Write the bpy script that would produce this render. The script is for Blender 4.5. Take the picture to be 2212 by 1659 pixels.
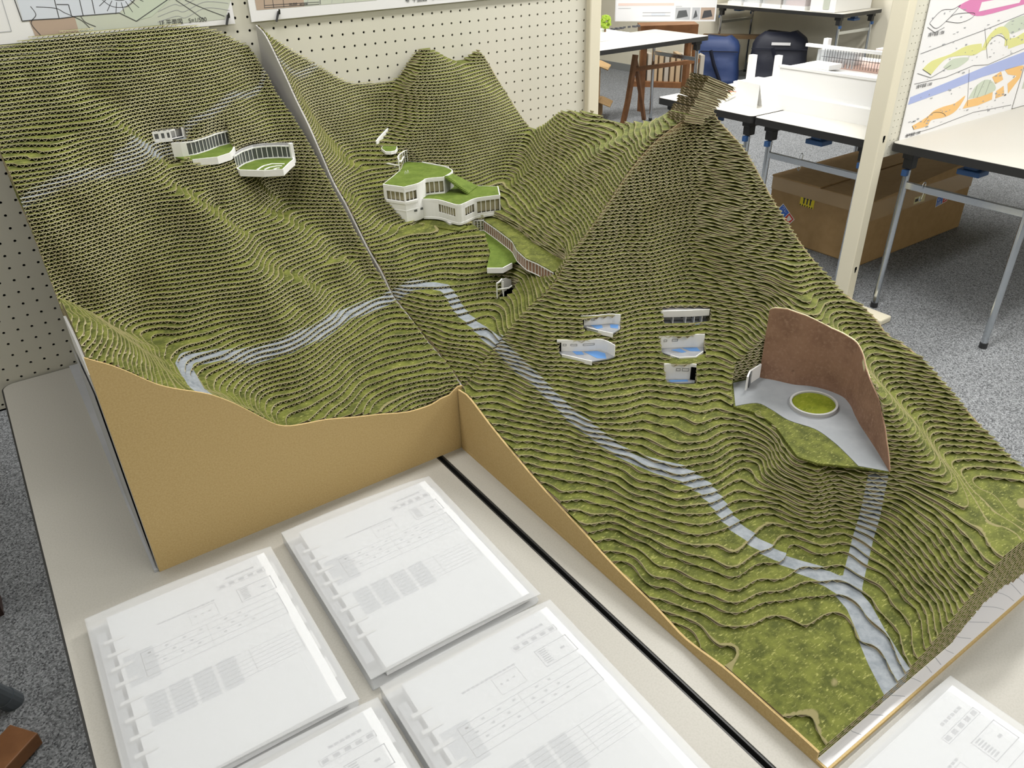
import bpy, math, random
import numpy as np
random.seed(7)
# ------------------------------------------------------------------ units
# u = pitch of the pegboard holes (25 mm).  x along the pegboard, y away from it, z up; floor at z = -52.25 u
S = 0.025; ZF = 52.25; TZ = -24.25
def W(p): return (p[0]*S, p[1]*S, (p[2]+ZF)*S)
scn = bpy.context.scene
for o in list(bpy.data.objects): bpy.data.objects.remove(o)
COL = scn.collection
# ------------------------------------------------------------------ camera
from mathutils import Matrix, Vector
cam_d = bpy.data.cameras.new('camera'); cam = bpy.data.objects.new('camera', cam_d); COL.objects.link(cam)
R = ((0.82057819,-0.5709387,-0.02608524),(-0.3120054,-0.40925392,-0.85741697),(0.47885704,0.7117164,-0.5139608))
m = Matrix(((R[0][0],-R[1][0],-R[2][0]),(R[0][1],-R[1][1],-R[2][1]),(R[0][2],-R[1][2],-R[2][2]))).to_4x4()
m.translation = Vector(W((-28.545,-68.539,7.105))); cam.matrix_world = m
cam_d.sensor_width = 36; cam_d.lens = 1670.5/2212*36; cam_d.clip_start = .02; cam_d.clip_end = 60
scn.camera = cam
# ------------------------------------------------------------------ world, lights, exposure
w = bpy.data.worlds.new('world'); scn.world = w; w.use_nodes = True
w.node_tree.nodes['Background'].inputs[0].default_value = (.9,.95,1,1)
w.node_tree.nodes['Background'].inputs[1].default_value = .22
vs = scn.view_settings; vs.view_transform = 'Standard'; vs.look = 'None'; vs.gamma = 1; vs.use_curve_mapping = False; vs.exposure = 0.05
CEIL = 50
LAMPS = [(-70,-95),(10,-95),(90,-95),(-95,-20),(-20,-20) ,(60,-20),(140,-40),(40,60),(120,60),(200,60),(200,140),(120,150)]
LP = {(-70,-95):.15,(10,-95):.5,(90,-95):.9,(-95,-20):.1,(-20,-20):.45,(60,-20):1.4,(140,-40):1.1}
def area(x,y,k):
    d = bpy.data.lights.new('ceiling_lamp_light','AREA'); d.shape='RECTANGLE'; d.size=48*S; d.size_y=10*S
    d.energy = 33*k; d.color=(1,.985,.95)
    o = bpy.data.objects.new('ceiling_lamp_light', d); COL.objects.link(o); o.location = W((x,y,CEIL-1.3)); return o
# ------------------------------------------------------------------ mesh helpers
ORG = {}
def empty(name, loc, label=None, cat=None, group=None):
    o = bpy.data.objects.new(name, None); COL.objects.link(o); o.location = W(loc); o.empty_display_size=.02
    ORG[o] = W(loc)
    if label: tag(o, label, cat, group)
    return o
def tag(o, label, cat=None, group=None):
    o['label'] = label
    if cat: o['category'] = cat
    if group: o['group'] = group
    return o
def link(name, me, mats, parent=None, smooth=False):
    for a in (mats if isinstance(mats,(list,tuple)) else [mats]): me.materials.append(a)
    o = bpy.data.objects.new(name, me); COL.objects.link(o)
    if parent is not None: o.parent = parent; ORG[o] = ORG.get(parent,(0,0,0))
    if smooth: me.shade_smooth()
    return o
class MB:
    def __init__(s): s.v=[]; s.f=[]; s.m=[]; s.mi=0
    def quad(s,a,b,c,d): n=len(s.v); s.v+=[a,b,c,d]; s.f.append((n,n+1,n+2,n+3)); s.m.append(s.mi); return s
    def box(s,x0,x1,y0,y1,z0,z1,M=None):
        n=len(s.v); vs_=[(x,y,z) for z in (z0,z1) for y in (y0,y1) for x in (x0,x1)]
        if M: vs_=[M(p) for p in vs_]
        s.v+=vs_
        for q in ((0,2,3,1),(4,5,7,6),(0,1,5,4),(2,6,7,3),(0,4,6,2),(1,3,7,5)): s.f.append(tuple(n+i for i in q)); s.m.append(s.mi)
        return s
    def prism(s,poly,z0,z1,M=None):
        if sum(poly[i-1][0]*poly[i][1]-poly[i][0]*poly[i-1][1] for i in range(len(poly)))<0:
            poly=poly[::-1]; z0=z0[::-1] if isinstance(z0,(list,tuple)) else z0; z1=z1[::-1] if isinstance(z1,(list,tuple)) else z1
        n=len(s.v); k=len(poly)
        f=(lambda z,i: z[i] if isinstance(z,(list,tuple)) else z)
        vs_=[(p[0],p[1],f(z0,i)) for i,p in enumerate(poly)]+[(p[0],p[1],f(z1,i)) for i,p in enumerate(poly)]
        if M: vs_=[M(p) for p in vs_]
        s.v+=vs_
        s.f.append(tuple(n+i for i in range(k))[::-1]); s.f.append(tuple(n+k+i for i in range(k))); s.m+=[s.mi]*2
        for i in range(k): j=(i+1)%k; s.f.append((n+i,n+j,n+k+j,n+k+i)); s.m.append(s.mi)
        return s
    def tube(s,pts,r,seg=10,cap=True,sq=False):
        P=[Vector(p) for p in pts]; n0=len(s.v); k=len(P)
        rr = r if isinstance(r,(list,tuple)) else [r]*k
        up=None
        for i,p in enumerate(P):
            t=(P[min(i+1,k-1)]-P[max(i-1,0)]).normalized()
            if up is None: up = Vector((0,0,1)) if abs(t.z)<.9 else Vector((1,0,0))
            a=t.cross(up).normalized(); b=a.cross(t).normalized(); up=b if abs(t.dot(b))<.99 else up
            for j in range(seg):
                th=2*math.pi*(j+(.5 if seg==4 else 0))/seg; q=p+rr[i]*(a*math.cos(th)+b*math.sin(th)); s.v.append(tuple(q))
        for i in range(k-1):
            for j in range(seg):
                a=n0+i*seg+j; b=n0+i*seg+(j+1)%seg; s.f.append((a,b,b+seg,a+seg)); s.m.append(s.mi)
        if cap: s.f.append(tuple(n0+j for j in range(seg))[::-1]); s.f.append(tuple(n0+(k-1)*seg+j for j in range(seg))); s.m+=[s.mi]*2
        return s
    def ribbon(s,poly,z0,z1,th=.05,closed=False):
        # vertical wall of thickness th following a polyline; z0/z1 may be lists
        k=len(poly); N=[]
        for i in range(k):
            a=poly[i-1] if (i>0 or closed) else poly[i]; b=poly[(i+1)%k] if (i<k-1 or closed) else poly[i]
            dx,dy=b[0]-a[0],b[1]-a[1]; L=math.hypot(dx,dy) or 1; N.append((-dy/L*th/2,dx/L*th/2))
        g=lambda z,i: z[i] if isinstance(z,(list,tuple)) else z
        for i in range(k if closed else k-1):
            j=(i+1)%k; a,b=poly[i],poly[j]
            A=[(a[0]+N[i][0],a[1]+N[i][1]),(b[0]+N[j][0],b[1]+N[j][1]),(b[0]-N[j][0],b[1]-N[j][1]),(a[0]-N[i][0],a[1]-N[i][1])]
            n=len(s.v); Z0=[g(z0,i),g(z0,j),g(z0,j),g(z0,i)]; Z1=[g(z1,i),g(z1,j),g(z1,j),g(z1,i)]
            s.v+=[(A[q][0],A[q][1],Z0[q]) for q in range(4)]+[(A[q][0],A[q][1],Z1[q]) for q in range(4)]
            for q in ((3,2,1,0),(4,5,6,7),(0,1,5,4),(1,2,6,5),(2,3,7,6),(3,0,4,7)): s.f.append(tuple(n+t for t in q)); s.m.append(s.mi)
        return s
    def build(s,name,mats,parent=None,smooth=False,bevel=0,org=None):
        me=bpy.data.meshes.new(name); o0=ORG.get(parent,(0,0,0)) if parent is not None else ((0,0,0) if org is None else W(org))
        me.from_pydata([tuple(W(p)[i]-o0[i] for i in range(3)) for p in s.v],[],s.f)
        if len(set(s.m))>1: me.polygons.foreach_set('material_index',s.m)
        me.update(); o=link(name,me,mats,parent,smooth)
        if parent is None and org is not None: o.location=o0; ORG[o]=o0
        if parent is not None: ORG[o]=o0
        if bevel:
            b=o.modifiers.new('bevel','BEVEL'); b.width=bevel*S; b.segments=2; b.limit_method='ANGLE'
        return o
def box(name,x0,x1,y0,y1,z0,z1,mat,parent=None,bevel=0,M=None): return MB().box(x0,x1,y0,y1,z0,z1,M).build(name,mat,parent,bevel=bevel)
def struct(o): o['kind']='structure'; return o
def dup(root, delta, rz=0, label=None):
    """copy of a thing with copies of its parts and sub-parts"""
    def cp(o,par):
        c=o.copy(); COL.objects.link(c)
        if par is not None: c.parent=par
        for ch in [q for q in bpy.data.objects if q.parent==o]: cp(ch,c)
        return c
    r=cp(root,None); r.location=Vector(root.location)+Vector([d*S for d in delta]); r.rotation_euler[2]+=rz
    if label: r['label']=label
    return r
def text(name,body,size,mat,parent,M4):
    """M4: world matrix (in metres) of the lettering plane"""
    cu=bpy.data.curves.new(name,'FONT'); cu.body=body; cu.size=size*S; cu.extrude=.0001; cu.fill_mode='BOTH'
    t=bpy.data.objects.new(name,cu); COL.objects.link(t); dg=bpy.context.evaluated_depsgraph_get(); dg.update()
    me=bpy.data.meshes.new_from_object(t.evaluated_get(dg)); bpy.data.objects.remove(t)
    me.transform(M4); o0=ORG.get(parent,(0,0,0)); me.transform(Matrix.Translation([-c for c in o0])); me.materials.clear()
    return link(name,me,mat,parent)
def basis(o,ex,ey):
    ex=Vector(ex).normalized(); ey=Vector(ey).normalized(); ez=ex.cross(ey)
    mm=Matrix((ex,ey,ez)).transposed().to_4x4(); mm.translation=Vector(W(o)); return mm
def curve(P,n=6):
    out=[]
    for i in range(len(P)-1):
        p0=P[max(i-1,0)];p1=P[i];p2=P[i+1];p3=P[min(i+2,len(P)-1)]
        for k in range(n):
            t=k/n; out.append(tuple(.5*((2*p1[j])+(-p0[j]+p2[j])*t+(2*p0[j]-5*p1[j]+4*p2[j]-p3[j])*t*t+(-p0[j]+3*p1[j]-3*p2[j]+p3[j])*t**3) for j in (0,1)))
    return out+[P[-1]]
# ------------------------------------------------------------------ materials
def mat(name,col,rough=.6,metal=0,spec=.5,emit=None,alpha=1,trans=0,bump=None,noise=None,var=None,coat=0):
    M=bpy.data.materials.new(name); M.use_nodes=True; nt=M.node_tree; b=nt.nodes['Principled BSDF']
    b.inputs['Base Color'].default_value=(*col,1); b.inputs['Roughness'].default_value=rough; b.inputs['Metallic'].default_value=metal
    b.inputs['Specular IOR Level'].default_value=spec; b.inputs['Alpha'].default_value=alpha; b.inputs['Transmission Weight'].default_value=trans
    b.inputs['Coat Weight'].default_value=coat
    if emit: b.inputs['Emission Color'].default_value=(*emit[0],1); b.inputs['Emission Strength'].default_value=emit[1]
    tc=nt.nodes.new('ShaderNodeTexCoord'); L=nt.links.new
    def nz(sc,det=4,rough_=.6,coords='Object'):
        n=nt.nodes.new('ShaderNodeTexNoise'); n.inputs['Scale'].default_value=sc; n.inputs['Detail'].default_value=det; n.inputs['Roughness'].default_value=rough_
        L(tc.outputs[coords],n.inputs['Vector']); return n
    if var:   # [(scale, colour2, lo, hi)...]
        prev=None
        for sc,c2,lo,hi in var:
            n=nz(sc); r=nt.nodes.new('ShaderNodeMapRange'); r.inputs['From Min'].default_value=lo; r.inputs['From Max'].default_value=hi
            L(n.outputs['Fac'],r.inputs['Value']); mx=nt.nodes.new('ShaderNodeMix'); mx.data_type='RGBA'
            if prev is None: mx.inputs['A'].default_value=(*col,1)
            else: L(prev,mx.inputs['A'])
            mx.inputs['B'].default_value=(*c2,1); L(r.outputs['Result'],mx.inputs['Factor']); prev=mx.outputs['Result']
        L(prev,b.inputs['Base Color'])
    if bump:
        n=nz(bump[0]); bp=nt.nodes.new('ShaderNodeBump'); bp.inputs['Strength'].default_value=bump[1]; bp.inputs['Distance'].default_value=.002
        L(n.outputs['Fac'],bp.inputs['Height']); L(bp.outputs['Normal'],b.inputs['Normal'])
    return M
m_wall=mat('wall_paint',(.72,.68,.56),.8,var=[(3,(.68,.64,.52),.4,.7)])
m_ceil=mat('ceiling_panel',(.75,.75,.73),.9)
m_base=mat('vinyl_skirting',(.22,.23,.23),.5)
def carpet():
    M=mat('loop_pile_carpet',(.22,.23,.25),.95,spec=.1,bump=(900,.6)); nt=M.node_tree; L=nt.links.new; b=nt.nodes['Principled BSDF']
    tc=nt.nodes.new('ShaderNodeTexCoord'); v=nt.nodes.new('ShaderNodeTexVoronoi'); v.inputs['Scale'].default_value=260; L(tc.outputs['Object'],v.inputs['Vector'])
    n=nt.nodes.new('ShaderNodeTexNoise'); n.inputs['Scale'].default_value=150; n.inputs['Detail'].default_value=6; n.inputs['Roughness'].default_value=.8; L(tc.outputs['Object'],n.inputs['Vector'])
    mx=nt.nodes.new('ShaderNodeMix'); mx.data_type='FLOAT'; mx.inputs[0].default_value=.55; L(v.outputs['Color'],mx.inputs[2]); L(n.outputs['Fac'],mx.inputs[3])
    r=nt.nodes.new('ShaderNodeValToRGB'); r.color_ramp.elements[0].position=.3; r.color_ramp.elements[0].color=(.05,.052,.056,1); r.color_ramp.elements[1].position=.72; r.color_ramp.elements[1].color=(.34,.355,.37,1)
    L(mx.outputs[0],r.inputs[0]); L(r.outputs[0],b.inputs['Base Color']); return M
m_carpet=carpet()
m_lam=mat('table_laminate',(.43,.415,.375),.42,spec=.4,var=[(400,(.40,.385,.345),.45,.6)])
m_lamw=mat('table_laminate_pale',(.66,.64,.58),.4,spec=.4)
m_rub=mat('black_edge_rubber',(.018,.018,.018),.45)
m_chrome=mat('chromed_steel',(.62,.65,.68),.14,1)
m_blk=mat('black_plastic',(.02,.021,.023),.45)
m_blue=mat('blue_plastic',(.03,.09,.24),.4)
m_peg=mat('cream_hardboard',(.60,.585,.50),.55,var=[(2.5,(.57,.555,.47),.4,.65)])
m_post=mat('cream_steel_post',(.66,.62,.49),.4)
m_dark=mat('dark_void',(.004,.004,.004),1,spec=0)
m_kraft=mat('kraft_cardboard',(.55,.41,.20),.8,spec=.2,var=[(420,(.48,.345,.15),.35,.65)])
m_kraftbox=mat('brown_carton_board',(.40,.265,.13),.8,spec=.2,var=[(25,(.36,.235,.11),.4,.7)])
m_tape=mat('brown_packing_tape',(.44,.31,.17),.25,spec=.5)
m_white=mat('white_board',(.80,.80,.79),.6,spec=.3)
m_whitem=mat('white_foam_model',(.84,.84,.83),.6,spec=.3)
m_greyf=mat('grey_floor_print',(.25,.26,.28),.7,var=[(40,(.30,.31,.33),.4,.6)])
m_greyp=mat('grey_printed_paper',(.40,.41,.43),.7,var=[(6,(.46,.47,.49),.4,.6)])
m_sideb=mat('pale_grey_side_board',(.42,.41,.39),.7)
m_mapw=mat('white_contour_print',(.70,.69,.70),.75)
m_road=mat('grey_road_paper',(.30,.335,.37),.7,var=[(14,(.36,.39,.42),.4,.65),(60,(.22,.245,.27),.66,.76)])
m_corr=mat('corrugated_flute',(.36,.295,.20),.85,spec=.1,var=[(120,(.27,.21,.13),.4,.65)])
m_cut=mat('cut_cardboard_edge',(.62,.58,.36),.8,spec=.1,var=[(90,(.78,.74,.50),.42,.62),(12,(.46,.42,.24),.5,.7)])
GREEN=((.068,.079,.017),(.15,.165,.034),(.42,.42,.14))
def turf(name,g=GREEN,attr=True,edge=None):
    M=mat(name,g[0],.75,spec=.15); nt=M.node_tree; L=nt.links.new; b=nt.nodes['Principled BSDF']
    tc=nt.nodes.new('ShaderNodeTexCoord')
    def nz(sc,st=1):
        mp=nt.nodes.new('ShaderNodeMapping'); L(tc.outputs['Object'],mp.inputs['Vector']); mp.inputs['Scale'].default_value=(1,st,1); mp.inputs['Rotation'].default_value=(0,0,.6)
        n=nt.nodes.new('ShaderNodeTexNoise'); n.inputs['Scale'].default_value=sc; n.inputs['Detail'].default_value=5; n.inputs['Roughness'].default_value=.65; L(mp.outputs[0],n.inputs['Vector']); return n
    def mixc(A,Bc,fac,lo,hi):
        r=nt.nodes.new('ShaderNodeMapRange'); r.inputs['From Min'].default_value=lo; r.inputs['From Max'].default_value=hi; L(fac,r.inputs['Value'])
        x=nt.nodes.new('ShaderNodeMix'); x.data_type='RGBA'
        if isinstance(A,tuple): x.inputs['A'].default_value=(*A,1)
        else: L(A,x.inputs['A'])
        if isinstance(Bc,tuple): x.inputs['B'].default_value=(*Bc,1)
        else: L(Bc,x.inputs['B'])
        L(r.outputs['Result'],x.inputs['Factor']); return x.outputs['Result']
    c=mixc(g[0],g[1],nz(45).outputs['Fac'],.38,.62)
    c=mixc(c,g[2],nz(130,3).outputs['Fac'],.56,.74)
    if attr:
        a=nt.nodes.new('ShaderNodeAttribute'); a.attribute_name='road'
        n=nz(70); rc=mixc((.20,.225,.25),(.31,.335,.36),n.outputs['Fac'],.35,.65)
        a2=nt.nodes.new('ShaderNodeAttribute'); a2.attribute_name='rim'
        c=mixc(c,(.24,.215,.10),a2.outputs['Fac'],.045,.02)
        c=mixc(c,rc,a.outputs['Fac'],.01,-.01)
        g_=nt.nodes.new('ShaderNodeNewGeometry'); c=mixc(c,(.28,.22,.14),g_.outputs['Backfacing'],.4,.6)
    L(c,b.inputs['Base Color']); return M
m_turf=turf('printed_turf_paper')
m_turf3=turf('printed_turf_bench',attr=False)
m_turf2=turf('green_flock_roof',((.09,.135,.02),(.13,.185,.032),(.20,.25,.06)),False)
m_corr2=mat('kraft_end',(.30,.22,.12),.85)
m_brown=mat('brown_rock_paper',(.29,.165,.105),.8,var=[(30,(.22,.12,.075),.4,.65),(200,(.33,.20,.135),.5,.7),(60,(.12,.065,.04),.68,.8)])
m_pool=mat('blue_pool_print',(.10,.25,.55),.3)
m_line=mat('black_ink',(.05,.05,.055),.7); m_ink=mat('grey_ink',(.30,.31,.33),.7); m_ink2=mat('pale_grey_ink',(.36,.37,.40),.7)
m_glass=mat('dark_grey_acetate',(.10,.105,.11),.15,spec=.6)
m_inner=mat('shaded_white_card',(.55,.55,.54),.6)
m_beige=mat('beige_card_interior',(.42,.38,.24),.7)
m_wood=mat('brown_varnished_wood',(.22,.095,.035),.45,var=[(12,(.16,.065,.022),.4,.65)])
m_navy=mat('navy_nylon',(.018,.04,.13),.55,bump=(60,.4)); m_navyd=mat('dark_navy_nylon',(.004,.006,.018),.6,bump=(40,.4))
m_red=mat('red_print',(.62,.05,.03),.4); m_bluep=mat('blue_print',(.05,.16,.62),.5); m_yel=mat('yellow_print',(.80,.66,.02),.5)
m_cream=mat('cream_print',(.80,.66,.35),.5); m_pink=mat('magenta_print',(.60,.20,.40),.6); m_pyel=mat('pale_yellow_print',(.62,.62,.26),.6)
m_por=mat('orange_print',(.74,.46,.18),.6); m_pblue=mat('periwinkle_print',(.34,.40,.66),.6); m_pgreen=mat('pale_green_print',(.50,.56,.46),.6)
m_poster=mat('poster_paper',(.74,.74,.75),.5); m_ptan=mat('tan_print',(.42,.32,.25),.6); m_ppale=mat('pale_blue_print',(.60,.64,.72),.6); m_psage=mat('sage_print',(.50,.53,.45),.6)
m_leaf=mat('lime_foam_foliage',(.35,.50,.05),.8)
m_clear=mat('clear_plastic',(.75,.78,.80),.15,alpha=.45)
def frosted():
    M=bpy.data.materials.new('frosted_binder_plastic'); M.use_nodes=True; nt=M.node_tree; nt.nodes.clear(); L=nt.links.new
    o=nt.nodes.new('ShaderNodeOutputMaterial'); t=nt.nodes.new('ShaderNodeBsdfTransparent'); t.inputs[0].default_value=(.97,.975,.98,1)
    p=nt.nodes.new('ShaderNodeBsdfPrincipled'); p.inputs['Base Color'].default_value=(.70,.71,.72,1); p.inputs['Roughness'].default_value=.38; p.inputs['Specular IOR Level'].default_value=.4
    mx=nt.nodes.new('ShaderNodeMixShader'); mx.inputs[0].default_value=.34; L(t.outputs[0],mx.inputs[1]); L(p.outputs[0],mx.inputs[2]); L(mx.outputs[0],o.inputs[0]); return M
m_frost=frosted()
m_paper=mat('white_paper',(.86,.87,.88),.6)
m_lampd=mat('lamp_diffuser',(.9,.9,.9),.5,emit=((1,.98,.95),3)); m_lampf=mat('lamp_housing',(.8,.8,.8),.5)
# ------------------------------------------------------------------ room
struct(box('floor',-150,270,-165,265,-52.45,-52.25,m_carpet)); struct(box('ceiling',-150,270,-165,265,CEIL,CEIL+.5,m_ceil))
struct(box('wall_back',-150,270,262,265,-52.25,CEIL,m_wall)); struct(box('wall_front',-150,270,-165,-162,-52.25,CEIL,m_wall))
struct(box('wall_left',-153,-150,-165,265,-52.25,CEIL,m_wall)); struct(box('wall_right',264,267,-165,174,-52.25,CEIL,m_wall))
struct(box('wall_corner',224,267,174,262,-52.25,CEIL,m_wall))
struct(box('baseboard_corner',223.6,224,174,262,-52.25,-49.3,m_base)); struct(box('baseboard_right',263.6,264,-165,173.6,-52.25,-49.3,m_base))
for i,(x,y) in enumerate(LAMPS):
    area(x,y,LP.get((x,y),1.25))
    l=empty('ceiling_lamp',(x,y,CEIL),'long recessed fluorescent ceiling lamp above the room','lamp','ceiling lamps')
    MB().box(x-25,x+25,y-6,y+6,CEIL-.6,CEIL).build('housing',m_lampf,l); MB().box(x-24,x+24,y-5,y+5,CEIL-.8,CEIL-.6).build('diffuser',m_lampd,l)
# ------------------------------------------------------------------ terrain
def tps(P, lam):
    P=np.asarray(P,float); X=P[:,:2]; z=P[:,2]; n=len(P)
    d=np.hypot(X[:,None,0]-X[None,:,0],X[:,None,1]-X[None,:,1])
    K=np.where(d>1e-9,d*d*np.log(np.maximum(d,1e-9)),0)+lam*np.eye(n)
    Q=np.hstack([np.ones((n,1)),X]); M=np.zeros((n+3,n+3)); M[:n,:n]=K; M[:n,n:]=Q; M[n:,:n]=Q.T
    w_=np.linalg.solve(M,np.r_[z,0,0,0])
    def f(x,y):
        x=np.asarray(x,float);y=np.asarray(y,float);s=x.shape;x=x.ravel();y=y.ravel();o=np.empty(len(x))
        for a in range(0,len(x),20000):
            b=slice(a,a+20000);d=np.hypot(x[b,None]-X[None,:,0],y[b,None]-X[None,:,1])
            o[b]=np.where(d>1e-9,d*d*np.log(np.maximum(d,1e-9)),0)@w_[:n]+w_[n]+w_[n+1]*x[b]+w_[n+2]*y[b]
        return o.reshape(s)
    return f
# survey points of the three hill blocks (x, y, z in u)
PA=[(-24.69,-0.50,0.55),(-22.89,-0.50,0.80),(-21.37,-0.50,0.99),(-19.21,-0.50,1.11),(-17.03,-0.50,1.02),(-14.44,-0.50,0.93),(-12.07,-0.50,0.83),(-10.37,-0.50,0.52),(-9.38,-0.50,0.11),(-8.06,-0.50,-0.69),(-7.48,-3.84,-2.47),(-7.44,-5.50,-4.00),(-7.35,-8.42,-5.65),(-7.29,-10.47,-7.03),(-7.23,-12.40,-8.57),(-7.14,-15.21,-10.91),(-7.10,-16.70,-12.30),(-7.04,-18.57,-13.55),(-7.00,-20.10,-14.87),(-6.95,-21.54,-15.83),(-6.86,-24.62,-16.87),(-6.81,-26.37,-17.61),(-6.76,-28.08,-18.15),(-6.72,-29.46,-18.61),(-6.68,-30.52,-19.08),(-26.83,-29.90,-10.62),(-26.30,-29.90,-10.98),(-25.53,-29.90,-11.72),(-24.48,-29.90,-12.83),(-23.27,-29.90,-13.61),(-22.20,-29.90,-14.24),(-21.15,-29.90,-15.17),(-20.09,-29.90,-16.35),(-18.97,-29.90,-17.59),(-17.64,-29.90,-18.03),(-16.22,-29.90,-18.27),(-14.48,-29.90,-18.79),(-12.65,-29.90,-19.28),(-10.74,-29.90,-19.85),(-8.86,-29.90,-19.94),(-7.62,-29.90,-19.87),(-6.41,-29.90,-19.70),(-21.83,-3.28,-0.30),(-22.72,-6.93,-1.60),(-23.54,-10.11,-2.90),(-24.34,-13.56,-4.00),(-24.97,-15.73,-5.10),(-25.59,-17.03,-6.60),(-26.20,-18.20,-8.10),(-24.91,-5.73,-1.20),(-25.80,-9.60,-2.80),(-26.61,-12.91,-4.30),(-19.26,-2.42,-0.10),(-20.66,-7.30,-2.10),(-21.96,-12.10,-3.80),(-22.98,-15.12,-5.60),(-23.67,-16.64,-7.10),(-24.30,-17.68,-8.70),(-25.01,-18.88,-10.50),(-17.12,-4.10,-0.15),(-18.47,-7.85,-2.30),(-19.78,-11.74,-4.20),(-20.81,-14.20,-6.20),(-21.54,-15.64,-7.80),(-22.27,-17.25,-9.30),(-23.02,-18.51,-11.15),(-23.58,-19.51,-12.50),(-23.98,-20.38,-13.30),(-13.08,-3.32,-0.30),(-14.17,-6.09,-1.80),(-15.09,-8.20,-3.30),(-15.80,-9.66,-4.70),(-16.73,-11.82,-6.20),(-16.67,-13.70,-7.70),(-10.52,-3.32,-1.20),(-11.75,-6.27,-2.70),(-12.76,-8.53,-4.20),(-13.65,-10.39,-5.70),(-14.82,-12.84,-7.60),(-15.47,-14.12,-8.80),(-8.28,-3.98,-3.40),(-9.56,-6.83,-4.90),(-10.65,-9.12,-6.40),(-12.21,-12.18,-8.90),(-18.86,-16.81,-9.60),(-19.54,-18.22,-10.90),(-20.23,-19.76,-12.10),(-21.03,-21.61,-13.40),(-16.99,-18.06,-10.30),(-17.95,-19.99,-12.00),(-18.89,-21.93,-13.60),(-19.53,-23.45,-14.40),(-20.07,-24.86,-14.90),(-20.54,-25.98,-15.50),(-20.51,-27.28,-16.00),(-15.92,-21.00,-12.20),(-16.91,-22.95,-13.80),(-17.49,-24.05,-14.80),(-18.36,-25.86,-16.00),(-18.92,-26.98,-16.90),(-14.25,-22.21,-14.20),(-15.15,-24.17,-15.00),(-16.05,-25.96,-16.10),(-16.77,-27.32,-17.20),(-9.61,-17.83,-13.50),(-9.19,-19.77,-14.40),(-12.35,-23.32,-15.70),(-13.31,-25.15,-16.70),(-14.25,-26.99,-17.60),(-7.57,-19.26,-15.00),(-9.52,-21.59,-15.80),(-10.05,-23.86,-16.90),(-11.15,-25.89,-17.80),(-12.23,-27.89,-18.60),(-8.12,-23.56,-16.90),(-8.82,-26.06,-17.80),(-9.68,-28.15,-18.70),(-7.93,-28.17,-18.60),(-8.10,-29.59,-19.30),(-18.02,-12.95,-7.30),(-18.14,-16.02,-7.95),(-17.29,-16.20,-8.70),(-16.27,-16.75,-9.50),(-15.56,-17.92,-11.00),(-14.91,-19.83,-12.30),(-13.90,-20.21,-13.00),(-13.10,-20.94,-13.30),(-12.45,-21.62,-14.60),(-16.98,-10.74,-7.40),(-16.81,-13.57,-8.50),(-15.67,-14.02,-9.60),(-15.07,-15.71,-10.60),(-14.42,-17.82,-11.80),(-13.41,-19.29,-13.10),(-12.27,-19.84,-13.90),(-11.51,-21.05,-14.90),(-12.23,-12.56,-9.90),(-11.33,-14.93,-11.00),(-11.30,-16.28,-11.60),(-10.38,-17.39,-12.60),(-9.22,-18.55,-13.30),(-7.72,-18.54,-14.00),(-10.98,-11.03,-10.10),(-10.07,-13.34,-11.20),(-9.89,-14.70,-11.80),(-9.07,-16.20,-12.70),(-7.97,-17.40,-13.50),(-26.24,-19.04,-11.60),(-25.48,-20.72,-12.40),(-24.69,-21.73,-13.00),(-23.95,-22.35,-13.60),(-23.07,-23.67,-14.10),(-22.60,-24.99,-14.60),(-22.11,-27.17,-15.00),(-26.77,-22.58,-10.30),(-26.43,-25.90,-10.10),(-25.55,-26.61,-10.90),(-24.61,-26.12,-12.10),(-23.92,-26.10,-13.20),(-22.93,-27.05,-14.30),(-26.57,-28.49,-10.20),(-25.79,-28.60,-11.20)]
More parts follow.
